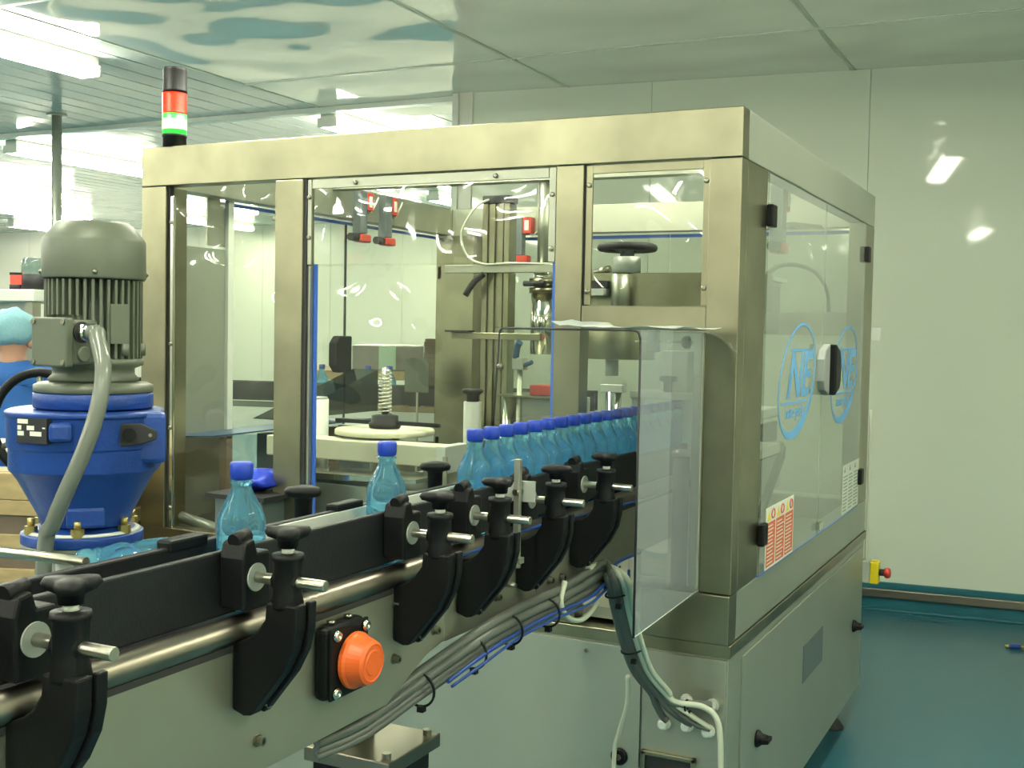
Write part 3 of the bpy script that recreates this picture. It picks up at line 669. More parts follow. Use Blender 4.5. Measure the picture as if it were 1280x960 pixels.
for i, y in enumerate(ylist):
    b_ = bp if i == 0 else copy_tree(bp)
    b_.location = (-.30 + random.uniform(-.0015, .0015), y, 1.1245); b_.rotation_euler[2] = random.uniform(0, 6)
    b_['label'] = ('blue-capped water bottle at the left front end of the tight queue' if i == 0 else ORD[i] + ' blue-capped water bottle from the front of the tight queue')
    b_['group'] = 'bottles queued tightly on the conveyor'
for y, lb_ in [(-1.142, 'lone blue-capped bottle travelling just ahead of the tight queue'), (-1.528, 'lone blue-capped bottle farther left in front of the enclosure window')]:
    b_ = copy_tree(bp); b_.location = (-.30, y, 1.1245); b_['label'] = lb_; b_['group'] = 'single bottles spaced along the conveyor'
# capless bottles lying in the rail channel under the motor
cp0 = None
for i, (px, py, dd, az, tilt, lb_) in enumerate([(95, 716, 1.66, 2.5, 1.5, 'clear blue bottle lying on its side below the motor flange, left one'), (150, 704, 1.72, .9, 1.5, 'clear blue bottle lying on its side below the motor flange, right one')]):
    p = dep(px, py, dd)
    o = bottle_body().build('empty_bottle', 'pet'); o.location = p; o.rotation_euler = (tilt, 0, az); tag(o, lb_, 'bottle', 'bottles lying below the motor')

# ================================================================== GEAR MOTOR
MO = Vector((-.669, -1.451, 0))
gm = thing('gear_motor', 'upright grey electric motor on a blue gearbox', 'motor', (MO.x, MO.y, 1.0))
def G(): return MB((0, 0, 1.0))
gm.scale = (.965, .965, .97); gm.location.z = 1.014
gm_fan = G().lathe([(.0825, 1.606), (.0835, 1.609), (.0835, 1.668), (.081, 1.674), (.062, 1.697), (.056, 1.701), (.01, 1.702)], n=40).build('fan_cover', 'grey_paint', gm)
for t in (-2.2, -.75, .8, 2.4):
    G().sphere((.083 * math.cos(t), .083 * math.sin(t), 1.616), .0045, 8, 6).build('cover_screw', 'bolt', gm_fan)
G().lathe([(.062, 1.425), (.062, 1.607)], n=40).build('motor_core', 'grey_paint', gm)
for i in range(40):
    t = 2 * PI * i / 40
    c_, s_ = math.cos(t), math.sin(t); u = Vector((c_, s_, 0)); v = Vector((-s_, c_, 0)) * .0022
    z0_ = 1.475 if not (4.3 < t < 5.2) else 1.546
    vs = [u * r_ + v * q_ + Vector((0, 0, z_)) for r_ in (.06, .0785) for q_ in (-1, 1) for z_ in (z0_, 1.604)]
    G().add(vs, [(0, 1, 3, 2), (4, 6, 7, 5), (0, 4, 5, 1), (2, 3, 7, 6), (0, 2, 6, 4), (1, 5, 7, 3)]).build('fin', 'grey_paint', gm)
G().lathe([(.070, 1.436), (.074, 1.44), (.066, 1.448), (.066, 1.458), (.080, 1.464), (.080, 1.474), (.062, 1.476)], n=36).build('end_shield', 'grey_paint', gm)
for t in (-1.2, -.1, .55, 2.5, 4.0):
    G().cyl((.078 * math.cos(t), .078 * math.sin(t), 1.48), (.078 * math.cos(t), .078 * math.sin(t), 1.50), .007, 12).build('tie_lug', 'grey_paint', gm)
# rating plate on fins (facing +X/-Y right part)
u = Vector((math.cos(-.25), math.sin(-.25), 0)); v = Vector((-u.y, u.x, 0))
G().add([u * r_ + v * a_ + Vector((0, 0, z_)) for r_ in (.079, .081) for a_ in (-.016, .016) for z_ in (1.50, 1.565)], [(0, 1, 3, 2), (4, 6, 7, 5), (0, 4, 5, 1), (2, 3, 7, 6), (0, 2, 6, 4), (1, 5, 7, 3)]).build('rating_plate', 'grey_paint', gm)
# terminal box
tb = G().box(-.012, .058, -.100, -.045, 1.466, 1.538).build('terminal_box', 'grey_paint', gm, bev=.005)
G().box(-.016, .061, -.116, -.1005, 1.463, 1.541).build('terminal_lid', 'grey_paint', tb, bev=.003)
for dx in (-.010, .055):
    for z in (1.47, 1.534): G().lathe([(.004, 0), (.004, -.003)], (dx, -.116, z), 10, 'Y').build('lid_screw', 'bolt', tb)
text('maker_name', 'BONFIGLIOLI', .0095, face_mtx((.022, -.1164, 1.513), (1, 0, 0), (0, 0, 1)), 'print', tb)
G().lathe([(.013, 0), (.013, .004), (.010, .004)], (.058, -.078, 1.483), 16, 'X').build('blank_plug', 'grey_paint', tb)
G().lathe([(.017, 0), (.017, .003)], (.058, -.082, 1.518), 20, 'X').build('gland_ring', 'dark', tb)
G().lathe([(.014, .003), (.014, .012), (.0115, .014), (.0115, .028)], (.058, -.082, 1.518), 12, 'X', sm=False).build('gland', 'chrome', tb)
# adapter flanges
G().lathe([(.094, 1.418), (.096, 1.420), (.096, 1.430), (.088, 1.434), (.07, 1.436)], n=40).build('motor_flange', 'grey_paint', gm)
gx = -.012 * .69; gy = -.012 * .72
G().lathe([(.094, 1.392), (.0965, 1.394), (.0965, 1.416), (.095, 1.4175)], n=40).build('adapter_ring', 'blue_paint', gm)
hs = G().lathe([(.125, 1.390), (.130, 1.388), (.130, 1.381), (.127, 1.380), (.127, 1.330), (.124, 1.328), (.124, 1.292), (.118, 1.286), (.110, 1.275), (.078, 1.215), (.073, 1.198), (.066, 1.196)], (gx, gy, 0), 44, rmod=lambda k_, t: 1 + .03 * math.cos(4 * t + .5)).build('gearbox_housing', 'blue_paint', gm, bev=.002)
G().add([Vector((gx, gy, 0)) + Vector((.692, .722, 0)) * a_ + Vector((.722, -.692, 0)) * b__ + Vector((0, 0, z_)) for a_ in (.035, .125) for b__ in (-.07, .095) for z_ in (1.305, 1.389)], [(0, 1, 3, 2), (4, 6, 7, 5), (0, 4, 5, 1), (2, 3, 7, 6), (0, 2, 6, 4), (1, 5, 7, 3)]).build('housing_boss', 'blue_paint', hs, bev=.008)
cdir = Vector((.722, -.692, 0)); rdir = Vector((.692, .722, 0))
def gpt(a, b_, z): return Vector((gx, gy, 0)) + rdir * a + cdir * b_ + Vector((0, 0, z))
def gbox(mb, a0, a1, b0, b1, z0, z1):
    return mb.add([gpt(a, b_, z) for a in (a0, a1) for b_ in (b0, b1) for z in (z0, z1)], [(0, 1, 3, 2), (4, 6, 7, 5), (0, 4, 5, 1), (2, 3, 7, 6), (0, 2, 6, 4), (1, 5, 7, 3)])
gbox(G(), -.055, -.02, .10, .131, 1.345, 1.375).build('housing_lug', 'blue_paint', hs, bev=.006)
gbox(G(), -.03, .03, .06, .088, 1.200, 1.235).build('housing_lug', 'blue_paint', hs, bev=.006)
# inspection cover (dark)
mb = G(); pts = [(-.043, -.012), (-.043, .008), (-.012, .018), (.02, .018), (.045, .006), (.045, -.008), (.02, -.016), (-.012, -.020)]
vs = [gpt(.064 + a, b_, 1.355 + c_) for b_ in (.108, .118) for a, c_ in pts]
mb.add(vs, [tuple(range(8))[::-1], tuple(range(8, 16))] + [(i, (i + 1) % 8, 8 + (i + 1) % 8, 8 + i) for i in range(8)])
icv = mb.build('inspection_cover', 'dark', hs, bev=.002)
G().cyl(gpt(.066, .117, 1.355), gpt(.066, .127, 1.355), .011, 16).build('plug', 'black', hs)
for a in (-.032, .034): G().cyl(gpt(.064 + a, .117, 1.354), gpt(.064 + a, .121, 1.354), .003, 8).build('cover_screw', 'bolt', hs)
# nameplate: curved housing front left
npc = gpt(-.078, .103, 1.362); nrm = (rdir * -.62 + cdir * .78).normalized(); nx_ = Vector((-nrm.y, nrm.x, 0)); 
if nx_.dot(rdir) < 0: nx_ = -nx_
def nbox(mb, x0, x1, z0, z1, d0, d1):
    return mb.add([npc + nx_ * a + nrm * b_ + Vector((0, 0, z)) for a in (x0, x1) for b_ in (d0, d1) for z in (z0, z1)], [(0, 1, 3, 2), (4, 6, 7, 5), (0, 4, 5, 1), (2, 3, 7, 6), (0, 2, 6, 4), (1, 5, 7, 3)])
npl = nbox(G(), -.029, .029, -.020, .020, -.01, .004).build('nameplate', 'dark', hs)
mb = G()
for (a0, a1, z0, z1) in [(-.027, -.007, .011, .018), (-.027, -.020, .001, .008), (-.009, .005, .001, .008), (-.027, -.015, -.008, -.001), (-.003, .019, -.008, -.001), (.021, .026, .004, .006)]:
    nbox(mb, a0, a1, z0, z1, .004, .0046)
mb.build('nameplate_fields', 'paper', hs)['kind'] = 'stuff'
# output flange and brass bolts
G().lathe([(.070, 1.168), (.0985, 1.168), (.0985, 1.184), (.094, 1.186), (.070, 1.196)], c=(-.012, -.012, 0), n=44).build('output_flange', 'blue_paint', gm, bev=.001)
G().lathe([(.0985, 1.155), (.0985, 1.1675)], c=(-.012, -.012, 0), n=44).build('base_flange', 'grey_paint', gm)
G().lathe([(.088, 1.186), (.094, 1.1862), (.088, 1.190)], c=(-.012, -.012, 0), n=44).build('flange_rim', 'white_plastic', gm)
for t in (-3.0, -1.95, -.85, .1, 1.2, 2.2):
    cx, cy = .086 * math.cos(t) - .012, .086 * math.sin(t) - .012
    b_ = G().cyl((cx, cy, 1.185), (cx, cy, 1.200), .0105, 6, sm=False).build('flange_bolt', 'brass', gm)
    G().cyl((cx, cy, 1.200), (cx, cy, 1.212), .006, 10).build('stud', 'brass', b_)
G().cyl((0, 0, -.02), (0, 0, 1.155), .06, 24).build('pedestal', 'white_plastic', gm)
G().cyl((0, 0, -.044), (0, 0, -.021), .12, 24).build('pedestal_foot', 'steel_dull', gm)
# conduit
g0 = MO + Vector((.078, -.080, 1.516))
pts = [g0, g0 + Vector((.014, -.002, .0))] + [dep(*q) for q in [(122, 424, 1.76), (129, 462, 1.74), (122, 512, 1.73), (104, 566, 1.73), (82, 616, 1.74), (66, 655, 1.76), (56, 690, 1.78)]] + [dep(56, 690, 1.78) + Vector((-.02, .0, -.25))]
cn = tag(MB(tuple(g0)).tube(pts, .0125, 14, 10).build('conduit_hose', 'conduit'), 'thick grey conduit hose curving down in front of the blue gearbox', 'hose')
# white blocks on the far side of the conveyor, lower left
wb_ = thing('support_block', 'white plastic support blocks below the chrome rod at the left edge', 'support', (-.80, -1.62, 0))
MB().box(-.10, .03, -.08, .05, 1.07, 1.15).build('block', 'white_plastic', wb_, bev=.004)
MB().box(.04, .10, -.06, .04, 1.06, 1.12).build('block', 'white_plastic', wb_, bev=.004)
MB().box(-.04, .02, -.04, .02, .0, 1.07).build('column', 'steel_dull', wb_)
MB().box(.0201, .09, -.02, .02, 1.02, 1.06).build('arm', 'steel_dull', wb_)

# ================================================================== INTERIOR MECHANISMS
DK = ZB + .04
# star wheel with spring shaft
sx_, sy_ = -1.354, .50
sw = thing('bottle_star_wheel', 'cream disc with spring shaft and black clamp bars inside the enclosure', 'mechanism', (sx_, sy_, DK))
O = (0, 0, DK)
MB(O).cyl((0, 0, DK), (0, 0, 1.17), .05, 20).build('pedestal', 'steel_dull', sw)
MB(O).lathe([(.16, 1.172), (.17, 1.175), (.17, 1.188), (.165, 1.192), (.02, 1.193)], n=48).build('disc', 'cream', sw)
MB(O).lathe([(.05, 1.194), (.055, 1.20), (.055, 1.212), (.046, 1.216), (.046, 1.236), (.03, 1.24)], n=28).build('hub', 'black', sw)
MB(O).box(-.20, -.05, -.008, .008, 1.204, 1.218).box(.05, .215, -.008, .008, 1.206, 1.220).build('clamp_bar', 'black', sw, bev=.002)
MB(O).cyl((0, 0, 1.236), (0, 0, 1.40), .012, 14).build('shaft', 'chrome', sw)
MB(O).tube([(.021 * math.cos(t * PI / 4), .021 * math.sin(t * PI / 4), 1.242 + .150 * t / 96) for t in range(97)], .0030, 6, 2).build('spring', 'chrome', sw)
# cream guide bridge (long block)
gb = thing('cream_guide_bridge', 'long cream plastic guide bridge in front of the star wheel', 'guide', (-1.30, .36, DK))
MB((-1.30, .36, DK)).box(-1.70, -1.02, .30, .40, 1.098, 1.165).build('beam', 'cream', gb, bev=.004)
MB((-1.30, .36, DK)).box(-1.02, -.985, .27, .42, 1.085, 1.170).build('end_block', 'white_plastic', gb, bev=.003)
MB((-1.30, .36, DK)).box(-1.60, -1.56, .33, .37, DK, 1.098).box(-1.10, -1.06, .33, .37, DK, 1.098).build('legs', 'steel_dull', gb)
MB((-1.30, .36, DK)).box(-.99, -.975, .262, .268, 1.04, 1.14).build('stay_bar', 'steel_dull', gb)
# steel feed plate under it
fp = thing('infeed_plate_box', 'grey steel box under the cream bridge', 'box', (-1.30, .2, DK))
MB((-1.30, .2, DK)).box(-1.50, -.93, .14, .34, .955, 1.045).build('housing', 'steel_dull', fp, bev=.003)
MB((-1.30, .2, DK)).prism([(-1.56, 1.058), (-1.56, 1.066), (-1.35, 1.078), (-1.0, 1.082), (-1.0, 1.07), (-1.3, 1.060)], .12, .30).build('cover_plate', 'chrome', fp)
MB((-1.30, .2, DK)).box(-1.40, -1.05, .18, .30, DK, .955).build('foot', 'steel_dull', fp)
for i, (x, lb_) in enumerate([(-1.60, 'plain white cylinder post at the left end of the cream bridge'), ]):
    r = thing('cylinder_post', lb_, 'post', (x, .45, DK))
    MB((x, .45, DK)).cyl((x, .45, DK), (x, .45, 1.285), .040, 24).build('tube', 'white_plastic', r)
    MB((x, .45, DK)).cyl((x, .45, 1.285), (x, .45, 1.292), .036, 24).build('end_cap', 'grey_plastic', r)
r = thing('cylinder_post', 'grey cylinder post topped by a black round knob beside the shield', 'post', (-1.005, .48, DK))
MB((-1.005, .48, DK)).cyl((-1.005, .48, DK), (-1.005, .48, 1.30), .029, 24).build('tube', 'grey_plastic', r)
MB((-1.005, .48, DK)).lathe([(.02, 1.30), (.021, 1.322), (.034, 1.330), (.036, 1.337), (.03, 1.342), (.005, 1.343)], (-1.005, .48, 0), 24).build('knob', 'black', r)
# tall aluminium profile column with cross arm
cx, cy = -1.185, 1.0
pc = thing('profile_column', 'tall aluminium profile column with cross arms inside the enclosure', 'column', (cx, cy, DK))
O = (cx, cy, DK)
mb = MB(O)
for dx in (-.045, -.015, .020, .045):
    mb.box(cx + dx - .010, cx + dx + .012, cy - .03, cy + .03, DK, 2.0)
mb.box(cx - .05, cx + .055, cy - .02, cy + .02, DK, 2.0)
mb.build('profile', 'steel', pc, bev=.002)
MB(O).box(cx - .055, cx + .06, cy - .035, cy + .035, 2.0, 2.03).build('top_cap', 'dark', pc, bev=.004)
MB(O).box(cx - .20, cx + .26, cy - .055, cy - .035, 1.745, 1.775).build('cross_arm', 'steel_dull', pc, bev=.002)
MB(O).box(cx - .17, cx + .20, cy - .05, cy - .032, 1.50, 1.525).build('cross_arm', 'steel', pc, bev=.002)
MB(O).box(cx - .18, cx - .08, cy - .08, cy - .03, 1.525, 1.532).build('shelf', 'dark', pc)
MB(O).tube([(cx - .03, cy - .06, 1.74), (cx - .06, cy - .08, 1.71), (cx - .09, cy - .09, 1.66)], .012, 10).build('clamp_lever', 'black', pc)
tag(MB((cx, cy, 2.03)).tube([onY(623, 245, 1.0), onY(596, 258, .93), onY(577, 290, .92), onY(583, 318, .93), onY(604, 330, .93), onY(640, 329, .94), onY(690, 330, .95)], .0045, 8, 8).build('loop_cable', 'cable_white'), 'thin white cable looping from the top of the profile column', 'cable')
# capping head cylinder (chrome)
ch = thing('capping_cylinder', 'hanging chrome cylinder with clamp ring behind the middle post', 'cylinder', (-1.0, 1.0, 1.44))
O = (-1.0, 1.0, 1.44)
MB(O).cyl((-1.0, 1.0, 1.45), (-1.0, 1.0, 1.672), .040, 24).build('barrel', 'chrome', ch)
MB(O).cyl((-1.0, 1.0, 1.672), (-1.0, 1.0, 1.692), .052, 24).cyl((-1.0, 1.0, 1.705), (-1.0, 1.0, 1.725), .052, 24).build('ring', 'steel', ch)
MB(O).cyl((-1.0, 1.0, 1.69), (-1.0, 1.0, 1.77), .036, 24).build('neck', 'chrome', ch)
MB(O).cyl((-1.055, .95, 1.705), (-.97, .95, 1.705), .010, 12).build('clamp_screw', 'dark', ch)
MB(O).cyl((-1.0, 1.0, 1.77), (-1.0, 1.0, ZT - .02), .025, 16).build('hanger_rod', 'steel_dull', ch)
MB(O).cyl((-1.045, 1.01, 1.45), (-1.045, 1.01, 1.68), .008, 10).build('guide_rod', 'bolt', ch)
# roof cross member to hang things from
P('roof_member', 'steel_dull', (W0 + .061, -.061, .97, 1.03, ZT - .022, ZT - .001), bev=.001)
# blue clamp lever group behind shield
cl = thing('lever_clamp', 'blue lever clamp on a grey post behind the tunnel shield', 'clamp', (-.965, .75, DK))
O = (-.965, .75, DK)
p = onY(650, 455, .75)
MB(O).cyl((p.x, .75, DK), (p.x, .75, p.z - .02), .010, 12).build('post', 'steel_dull', cl)
MB(O).box(p.x - .022, p.x + .022, .73, .77, p.z - .02, p.z + .022).build('block', 'grey_plastic', cl, bev=.003)
MB(O).tube([(p.x - .012, .74, p.z + .02), (p.x - .004, .735, p.z + .06), (p.x + .008, .73, p.z + .075)], .012, 10).build('lever', 'blue_tarp', cl)
MB(O).cyl((p.x + .02, .74, p.z - .005), (p.x + .055, .73, p.z + .008), .008, 10).build('handle', 'blue_tarp', cl)
# grey gearbox cabinet + red block
gc = thing('drive_housing', 'pale grey drive housing with a red block on top, behind the shield', 'machine part', (-.90, .75, DK))
a = onY(650, 496, .75); b2 = onY(696, 560, .75)
O = (-.90, .75, DK)
MB(O).box(a.x, b2.x + .05, .75, .92, DK, a.z).build('housing', 'grey_plastic', gc, bev=.004)
MB(O).box(a.x - .09, b2.x, .72, .94, a.z, a.z + .006).build('top_plate', 'steel', gc)
c1 = onY(662, 481, .76); c2 = onY(692, 493, .76)
MB(O).box(c1.x, c2.x + .03, .76, .84, a.z + .007, c1.z).build('red_block', 'red', gc, bev=.003)
MB(O).cyl((a.x - .06, .80, DK), (a.x - .06, .80, a.z), .028, 20).build('column', 'chrome', gc)
# handwheel gearbox behind window 4
hw = thing('handwheel_unit', 'dark handwheel on a white hub over a steel beam, behind the small window', 'handwheel', (-.488, .50, 1.54))
O = (-.488, .50, 1.54)
hx, hy = -.488, .50
MB(O).box(-.62, -.062, .47, .60, 1.605, 1.715).build('beam', 'steel', hw, bev=.003)
MB(O).cyl((hx, hy, 1.716), (hx, hy, 1.765), .042, 28).build('hub', 'white_plastic', hw)
mb = MB(O).tube([(hx + .080 * math.cos(t * PI / 8), hy + .080 * math.sin(t * PI / 8), 1.793) for t in range(16)], .0125, 10, 3, True)
for t in (.3, 2.4, 4.5): mb.cyl((hx, hy, 1.785), (hx + .075 * math.cos(t), hy + .075 * math.sin(t), 1.79), .009, 10)
mb.cyl((hx, hy, 1.766), (hx, hy, 1.80), .022, 18)
mb.build('wheel', 'dark', hw)
MB(O).cyl((hx - .0, hy - .05, 1.60), (hx, hy - .05, 1.71), .028, 20).build('bearing', 'steel_dull', hw)
MB(O).box(-.63, -.53, hy - .085, hy - .035, 1.645, 1.665).build('scale_bar', 'white_plastic', hw)
MB(O).box(-.63, -.53, hy - .075, hy - .035, 1.668, 1.69).build('slide', 'dark', hw)
MB(O).cyl((-.60, .52, 1.716), (-.55, .52, 1.728), .014, 12).build('fitting', 'bolt', hw)
# capping turret drum below the beam
td = thing('capping_turret', 'large brushed steel drum above the bottles behind the shield', 'drum', (-.52, .50, 1.45))
O = (-.52, .50, 1.45)
MB(O).cyl((-.52, .52, 1.452), (-.52, .52, 1.575), .115, 40).build('drum', 'steel', td, bev=.003)
MB(O).cyl((-.52, .52, 1.575), (-.52, .52, 1.604), .03, 16).build('spindle', 'chrome', td)
MB(O).cyl((-.53, .50, 1.40), (-.53, .50, 1.452), .02, 14).build('chuck', 'white_plastic', td)
for k_, (px, lb_) in enumerate([(767, 'short chrome roller post standing behind the bottle queue')]):
    p = onY(px, 490, .35)
    r = thing('roller_post', lb_, 'post', (p.x, .35, DK))
    O = (p.x, .35, DK)
    MB(O).cyl((p.x, .35, DK), (p.x, .35, p.z), .024, 20).build('post', 'chrome', r)
    MB(O).box(p.x - .035, p.x + .035, .33, .37, p.z + .0, p.z + .022).build('cap_block', 'white_plastic', r, bev=.002)
wt = thing('white_table_bracket', 'white plastic bracket table behind the right end of the bottle queue', 'bracket', (-.35, .6, DK))
O = (-.35, .6, DK); p = onY(790, 488, .40); q_ = onY(866, 488, .40)
MB(O).box(p.x, q_.x + .02, .38, .56, p.z - .022, p.z).build('table', 'white_plastic', wt, bev=.003)
MB(O).box(p.x + .0, p.x + .03, .40, .43, DK, p.z - .022).box(q_.x - .03, q_.x, .40, .43, DK, p.z - .022).build('legs', 'white_plastic', wt)
MB(O).box(q_.x - .11, q_.x - .03, .44, .50, p.z, p.z + .12).build('block', 'white_plastic', wt, bev=.003)
s2 = onY(835, 472, .40)
kn = MB(O).lathe([(.012, 0), (.014, .03), (.026, .034), (.024, .045), (.004, .047)], (s2.x, .40, p.z), 18, rmod=lambda k_, t: 1 if k_ < 2 else 1 + .15 * math.cos(3 * t)).build('knob', 'black', wt)
sr = thing('knob_rod', 'thin rod with black star knob behind the upper shield corner', 'knob', (-.35, .3, 1.5))
p = onY(815, 427, .3); q_ = onY(858, 429, .3)
MB((-.35, .3, 1.5)).cyl((p.x - .05, .3, p.z), (q_.x + .02, .3, p.z), .004, 10).build('rod', 'chrome', sr)
MB((-.35, .3, 1.5)).lathe([(.010, -.012), (.017, -.006), (.017, .008), (.010, .012)], (q_.x, .3, p.z), 18, 'X', rmod=lambda k_, t: 1 + .12 * math.cos(5 * t)).build('knob', 'black', sr)
MB((-.35, .3, 1.5)).box(p.x - .01, p.x + .018, .28, .32, p.z - .03, 1.604).build('hanger', 'grey_plastic', sr, bev=.002)
# dark plate column seen through side shield
dp = thing('inner_stand', 'dark steel stand behind the right edge of the side shield', 'stand', (-.16, .2, DK))
p = onY(872, 470, .2)
MB((-.16, .2, DK)).box(p.x - .01, p.x + .05, .19, .23, DK, p.z).build('plate', 'steel_dull', dp, bev=.002)
MB((-.16, .2, DK)).cyl((p.x - .03, .17, DK), (p.x - .03, .17, 1.20), .022, 16).build('post', 'dark', dp)
MB((-.16, .2, DK)).lathe([(.022, 0), (.026, .006), (.026, .014), (.012, .02)], (p.x - .03, .17, 1.20), 16).build('post_cap', 'bolt', dp)
# things behind the right-hand side doors
rg = thing('outfeed_guide', 'white plastic outfeed guide blocks behind the nearer side door', 'guide', (-.30, .75, DK))
O = (-.30, .75, DK)
a = onX(968, 512, -.12); MB(O).box(-.225, -.10, .50, .88, a.z - .02, a.z + .012).build('upper_block', 'white_plastic', rg, bev=.004)
a = onX(970, 560, -.12); MB(O).box(-.225, -.10, .48, .92, a.z - .012, a.z + .02).build('lower_block', 'white_plastic', rg, bev=.004)
MB(O).box(-.20, -.16, .52, .56, DK, a.z - .012).box(-.20, -.16, .80, .84, DK, 1.05).build('legs', 'grey_plastic', rg)
MB(O).box(-.18, -.14, .60, .66, 1.10, 1.24).build('riser', 'cream', rg)
dr = thing('drive_unit', 'dark steel drive unit low behind the side doors', 'frame', (-.3, 1.3, DK))
O = (-.3, 1.3, DK)
MB(O).box(-.40, -.15, .95, 1.35, .88, .92).box(-.38, -.34, .98, 1.02, DK, .88).box(-.2, -.16, 1.28, 1.32, DK, .88).build('stand_frame', 'steel_dull', dr)
MB(O).add([(-.19, 1.0, .92), (-.17, 1.0, .92), (-.19, 1.3, 1.10), (-.17, 1.3, 1.10), (-.19, 1.0, .95), (-.17, 1.0, .95), (-.19, 1.3, 1.14), (-.17, 1.3, 1.14)], [(0, 1, 3, 2), (4, 6, 7, 5), (0, 4, 5, 1), (2, 3, 7, 6), (0, 2, 6, 4), (1, 5, 7, 3)]).build('brace', 'dark', dr)
MB(O).box(-.82, -.42, 1.2, 1.6, DK, 1.22).build('cabinet', 'grey_plastic', dr, bev=.004)
MB(O).box(-.84, -.40, 1.18, 1.62, 1.22, 1.235).build('cabinet_top', 'chrome', dr)
hb = thing('hopper_box', 'pale grey cap hopper box high behind the side doors', 'box', (-.45, 1.4, 1.55))
MB((-.45, 1.4, 1.55)).box(-.62, -.30, 1.35, 1.70, 1.55, 1.74).build('box', 'grey_plastic', hb, bev=.005)
MB((-.45, 1.4, 1.55)).box(-.64, -.28, 1.33, 1.72, 1.74, 1.755).build('rim', 'white_plastic', hb, bev=.002)
MB((-.45, 1.4, 1.55)).box(-.48, -.44, 1.50, 1.54, DK + .447, 1.55).build('bracket', 'steel_dull', hb)
tag(MB().tube([onX(966, 312, -.10), onX(970, 292, -.10), onX(985, 281, -.10), onX(1005, 282, -.10), onX(1025, 284, -.10)], .009, 10, 8).build('white_hose', 'white_plastic'), 'bent white hose high behind the nearer side door', 'hose')
tag(MB().tube([onX(960, 342, -.15), onX(975, 332, -.15), onX(1000, 332, -.15), onX(1022, 343, -.15), onX(1034, 365, -.15), onX(1036, 400, -.15)], .008, 10, 8).build('grey_hose', 'cable_grey'), 'arched grey hose behind the nearer side door', 'hose')
# safety switches
def switch(o_, d, lab):   # d = direction along the beam
    r = thing('safety_switch', lab, 'switch', tuple(o_), 'red and black door safety switches')
    d = Vector(d); n_ = Vector((-d.y, d.x, 0))
    def bx_(mb, a0, a1, b0, b1, z0, z1):
        return mb.add([d * a + n_ * b_ + Vector((0, 0, z)) for a in (a0, a1) for b_ in (b0, b1) for z in (z0, z1)], [(0, 1, 3, 2), (4, 6, 7, 5), (0, 4, 5, 1), (2, 3, 7, 6), (0, 2, 6, 4), (1, 5, 7, 3)])
    bx_(MB(), -.05, .0, -.02, .02, -.17, .0).build('plate', 'teal_plate', r, bev=.002)
    a = bx_(MB(), .001, .045, -.02, .02, -.075, .0).build('head', 'red', r, bev=.004)
    bx_(MB(), .012, .034, -.0215, -.0202, -.06, -.015).build('head_label', 'paper', a)
    bx_(MB(), -.045, .03, -.022, .022, -.205, -.172).build('actuator', 'red', r, bev=.006)
    MB().cyl(d * -.095 + Vector((0, 0, -.188)), d * -.046 + Vector((0, 0, -.188)), .016, 12).build('plug', 'dark', r)
    MB().tube([d * .03 + Vector((0, 0, -.075)), d * .05 + Vector((0, 0, -.08)), d * .09 + Vector((0, 0, -.04)), d * .11 + Vector((0, 0, -.01))], .004, 8).build('lead', 'cable_white', r)
    return r
switch((-1.90, 1.17, 2.09), (0, 1, 0), 'red and black safety switch on the left beam, the nearer of two')
switch((-1.90, 1.36, 2.09), (0, 1, 0), 'red and black safety switch on the left beam, the farther of two')
switch((-1.53, 1.92, 2.05), (1, 0, 0), 'red and black safety switch on the back beam beside the profile column')
switch((-.075, .72, 1.99), (0, 1, 0), 'reddish safety switch high behind the nearer side door')
# left bay: hose, blue belt, smoked cover, bag
tag(MB().tube([onX(207, 612, -1.9) , onX(214, 640, -1.9), onX(240, 650, -1.85), onX(275, 665, -1.75), onX(300, 690, -1.7)], .020, 12, 8).build('grey_pipe', 'conduit'), 'thick grey hose low behind the left window of the enclosure', 'hose')
tag(MB((-1.9, .5, 1.20)).add([(-1.96, .12, 1.155), (-1.78, .12, 1.165), (-1.72, 1.0, 1.175), (-1.96, 1.0, 1.165), (-1.96, .12, 1.160), (-1.78, .12, 1.170), (-1.72, 1.0, 1.180), (-1.96, 1.0, 1.170)], [(0, 3, 2, 1), (4, 5, 6, 7), (0, 1, 5, 4), (1, 2, 6, 5), (2, 3, 7, 6), (3, 0, 4, 7)]).build('blue_sheet', 'blue_tarp'), 'flat blue sheet stretched level behind the left window', 'sheet')
# supports of the blue sheet
sp = thing('sheet_stand', 'thin brown stand under the blue sheet behind the left window', 'stand', (-1.75, .4, DK))
MB((-1.75, .4, DK)).box(-1.80, -1.77, .18, .21, DK, 1.155).box(-1.80, -1.77, .80, .83, DK, 1.155).build('legs', 'carton', sp)
MB((-1.75, .4, DK)).box(-1.80, -1.77, .21, .80, 1.0, 1.02).build('crossbar', 'carton', sp)
hpr = thing('smoked_cover', 'dark smoky triangular cover inside the left window', 'cover', (-1.80, .75, DK))
MB((-1.80, .75, DK)).prism([(.42, 1.205), (1.05, 1.205), (1.05, 1.37)], -1.86, -1.74, 'X').build('hood', 'smoke', hpr, bev=.002)
MB((-1.80, .75, DK)).box(-1.86, -1.74, .95, 1.05, DK, 1.15).box(-1.86, -1.74, .45, .52, DK, 1.15).build('stand_panel', 'teal_plate', hpr)
bgp = dep(322, 600, 3.55)
mb = MB(); mb.sphere((0, 0, 0), .07, 18, 10, (1, 1, .5))
for v in mb.bm.verts:
    v.co += Vector((noise.noise(v.co * 18), noise.noise(v.co * 17 + Vector((5, 0, 0))), noise.noise(v.co * 19))) * .02
bo = tag(mb.build('blue_bag', 'bag'), 'crumpled bright blue plastic bag inside the left window', 'bag'); bo.location = (bgp.x, bgp.y, bgp.z)
bs = thing('bag_tray', 'dark tray under the bright blue bag', 'tray', (bgp.x, bgp.y, DK))
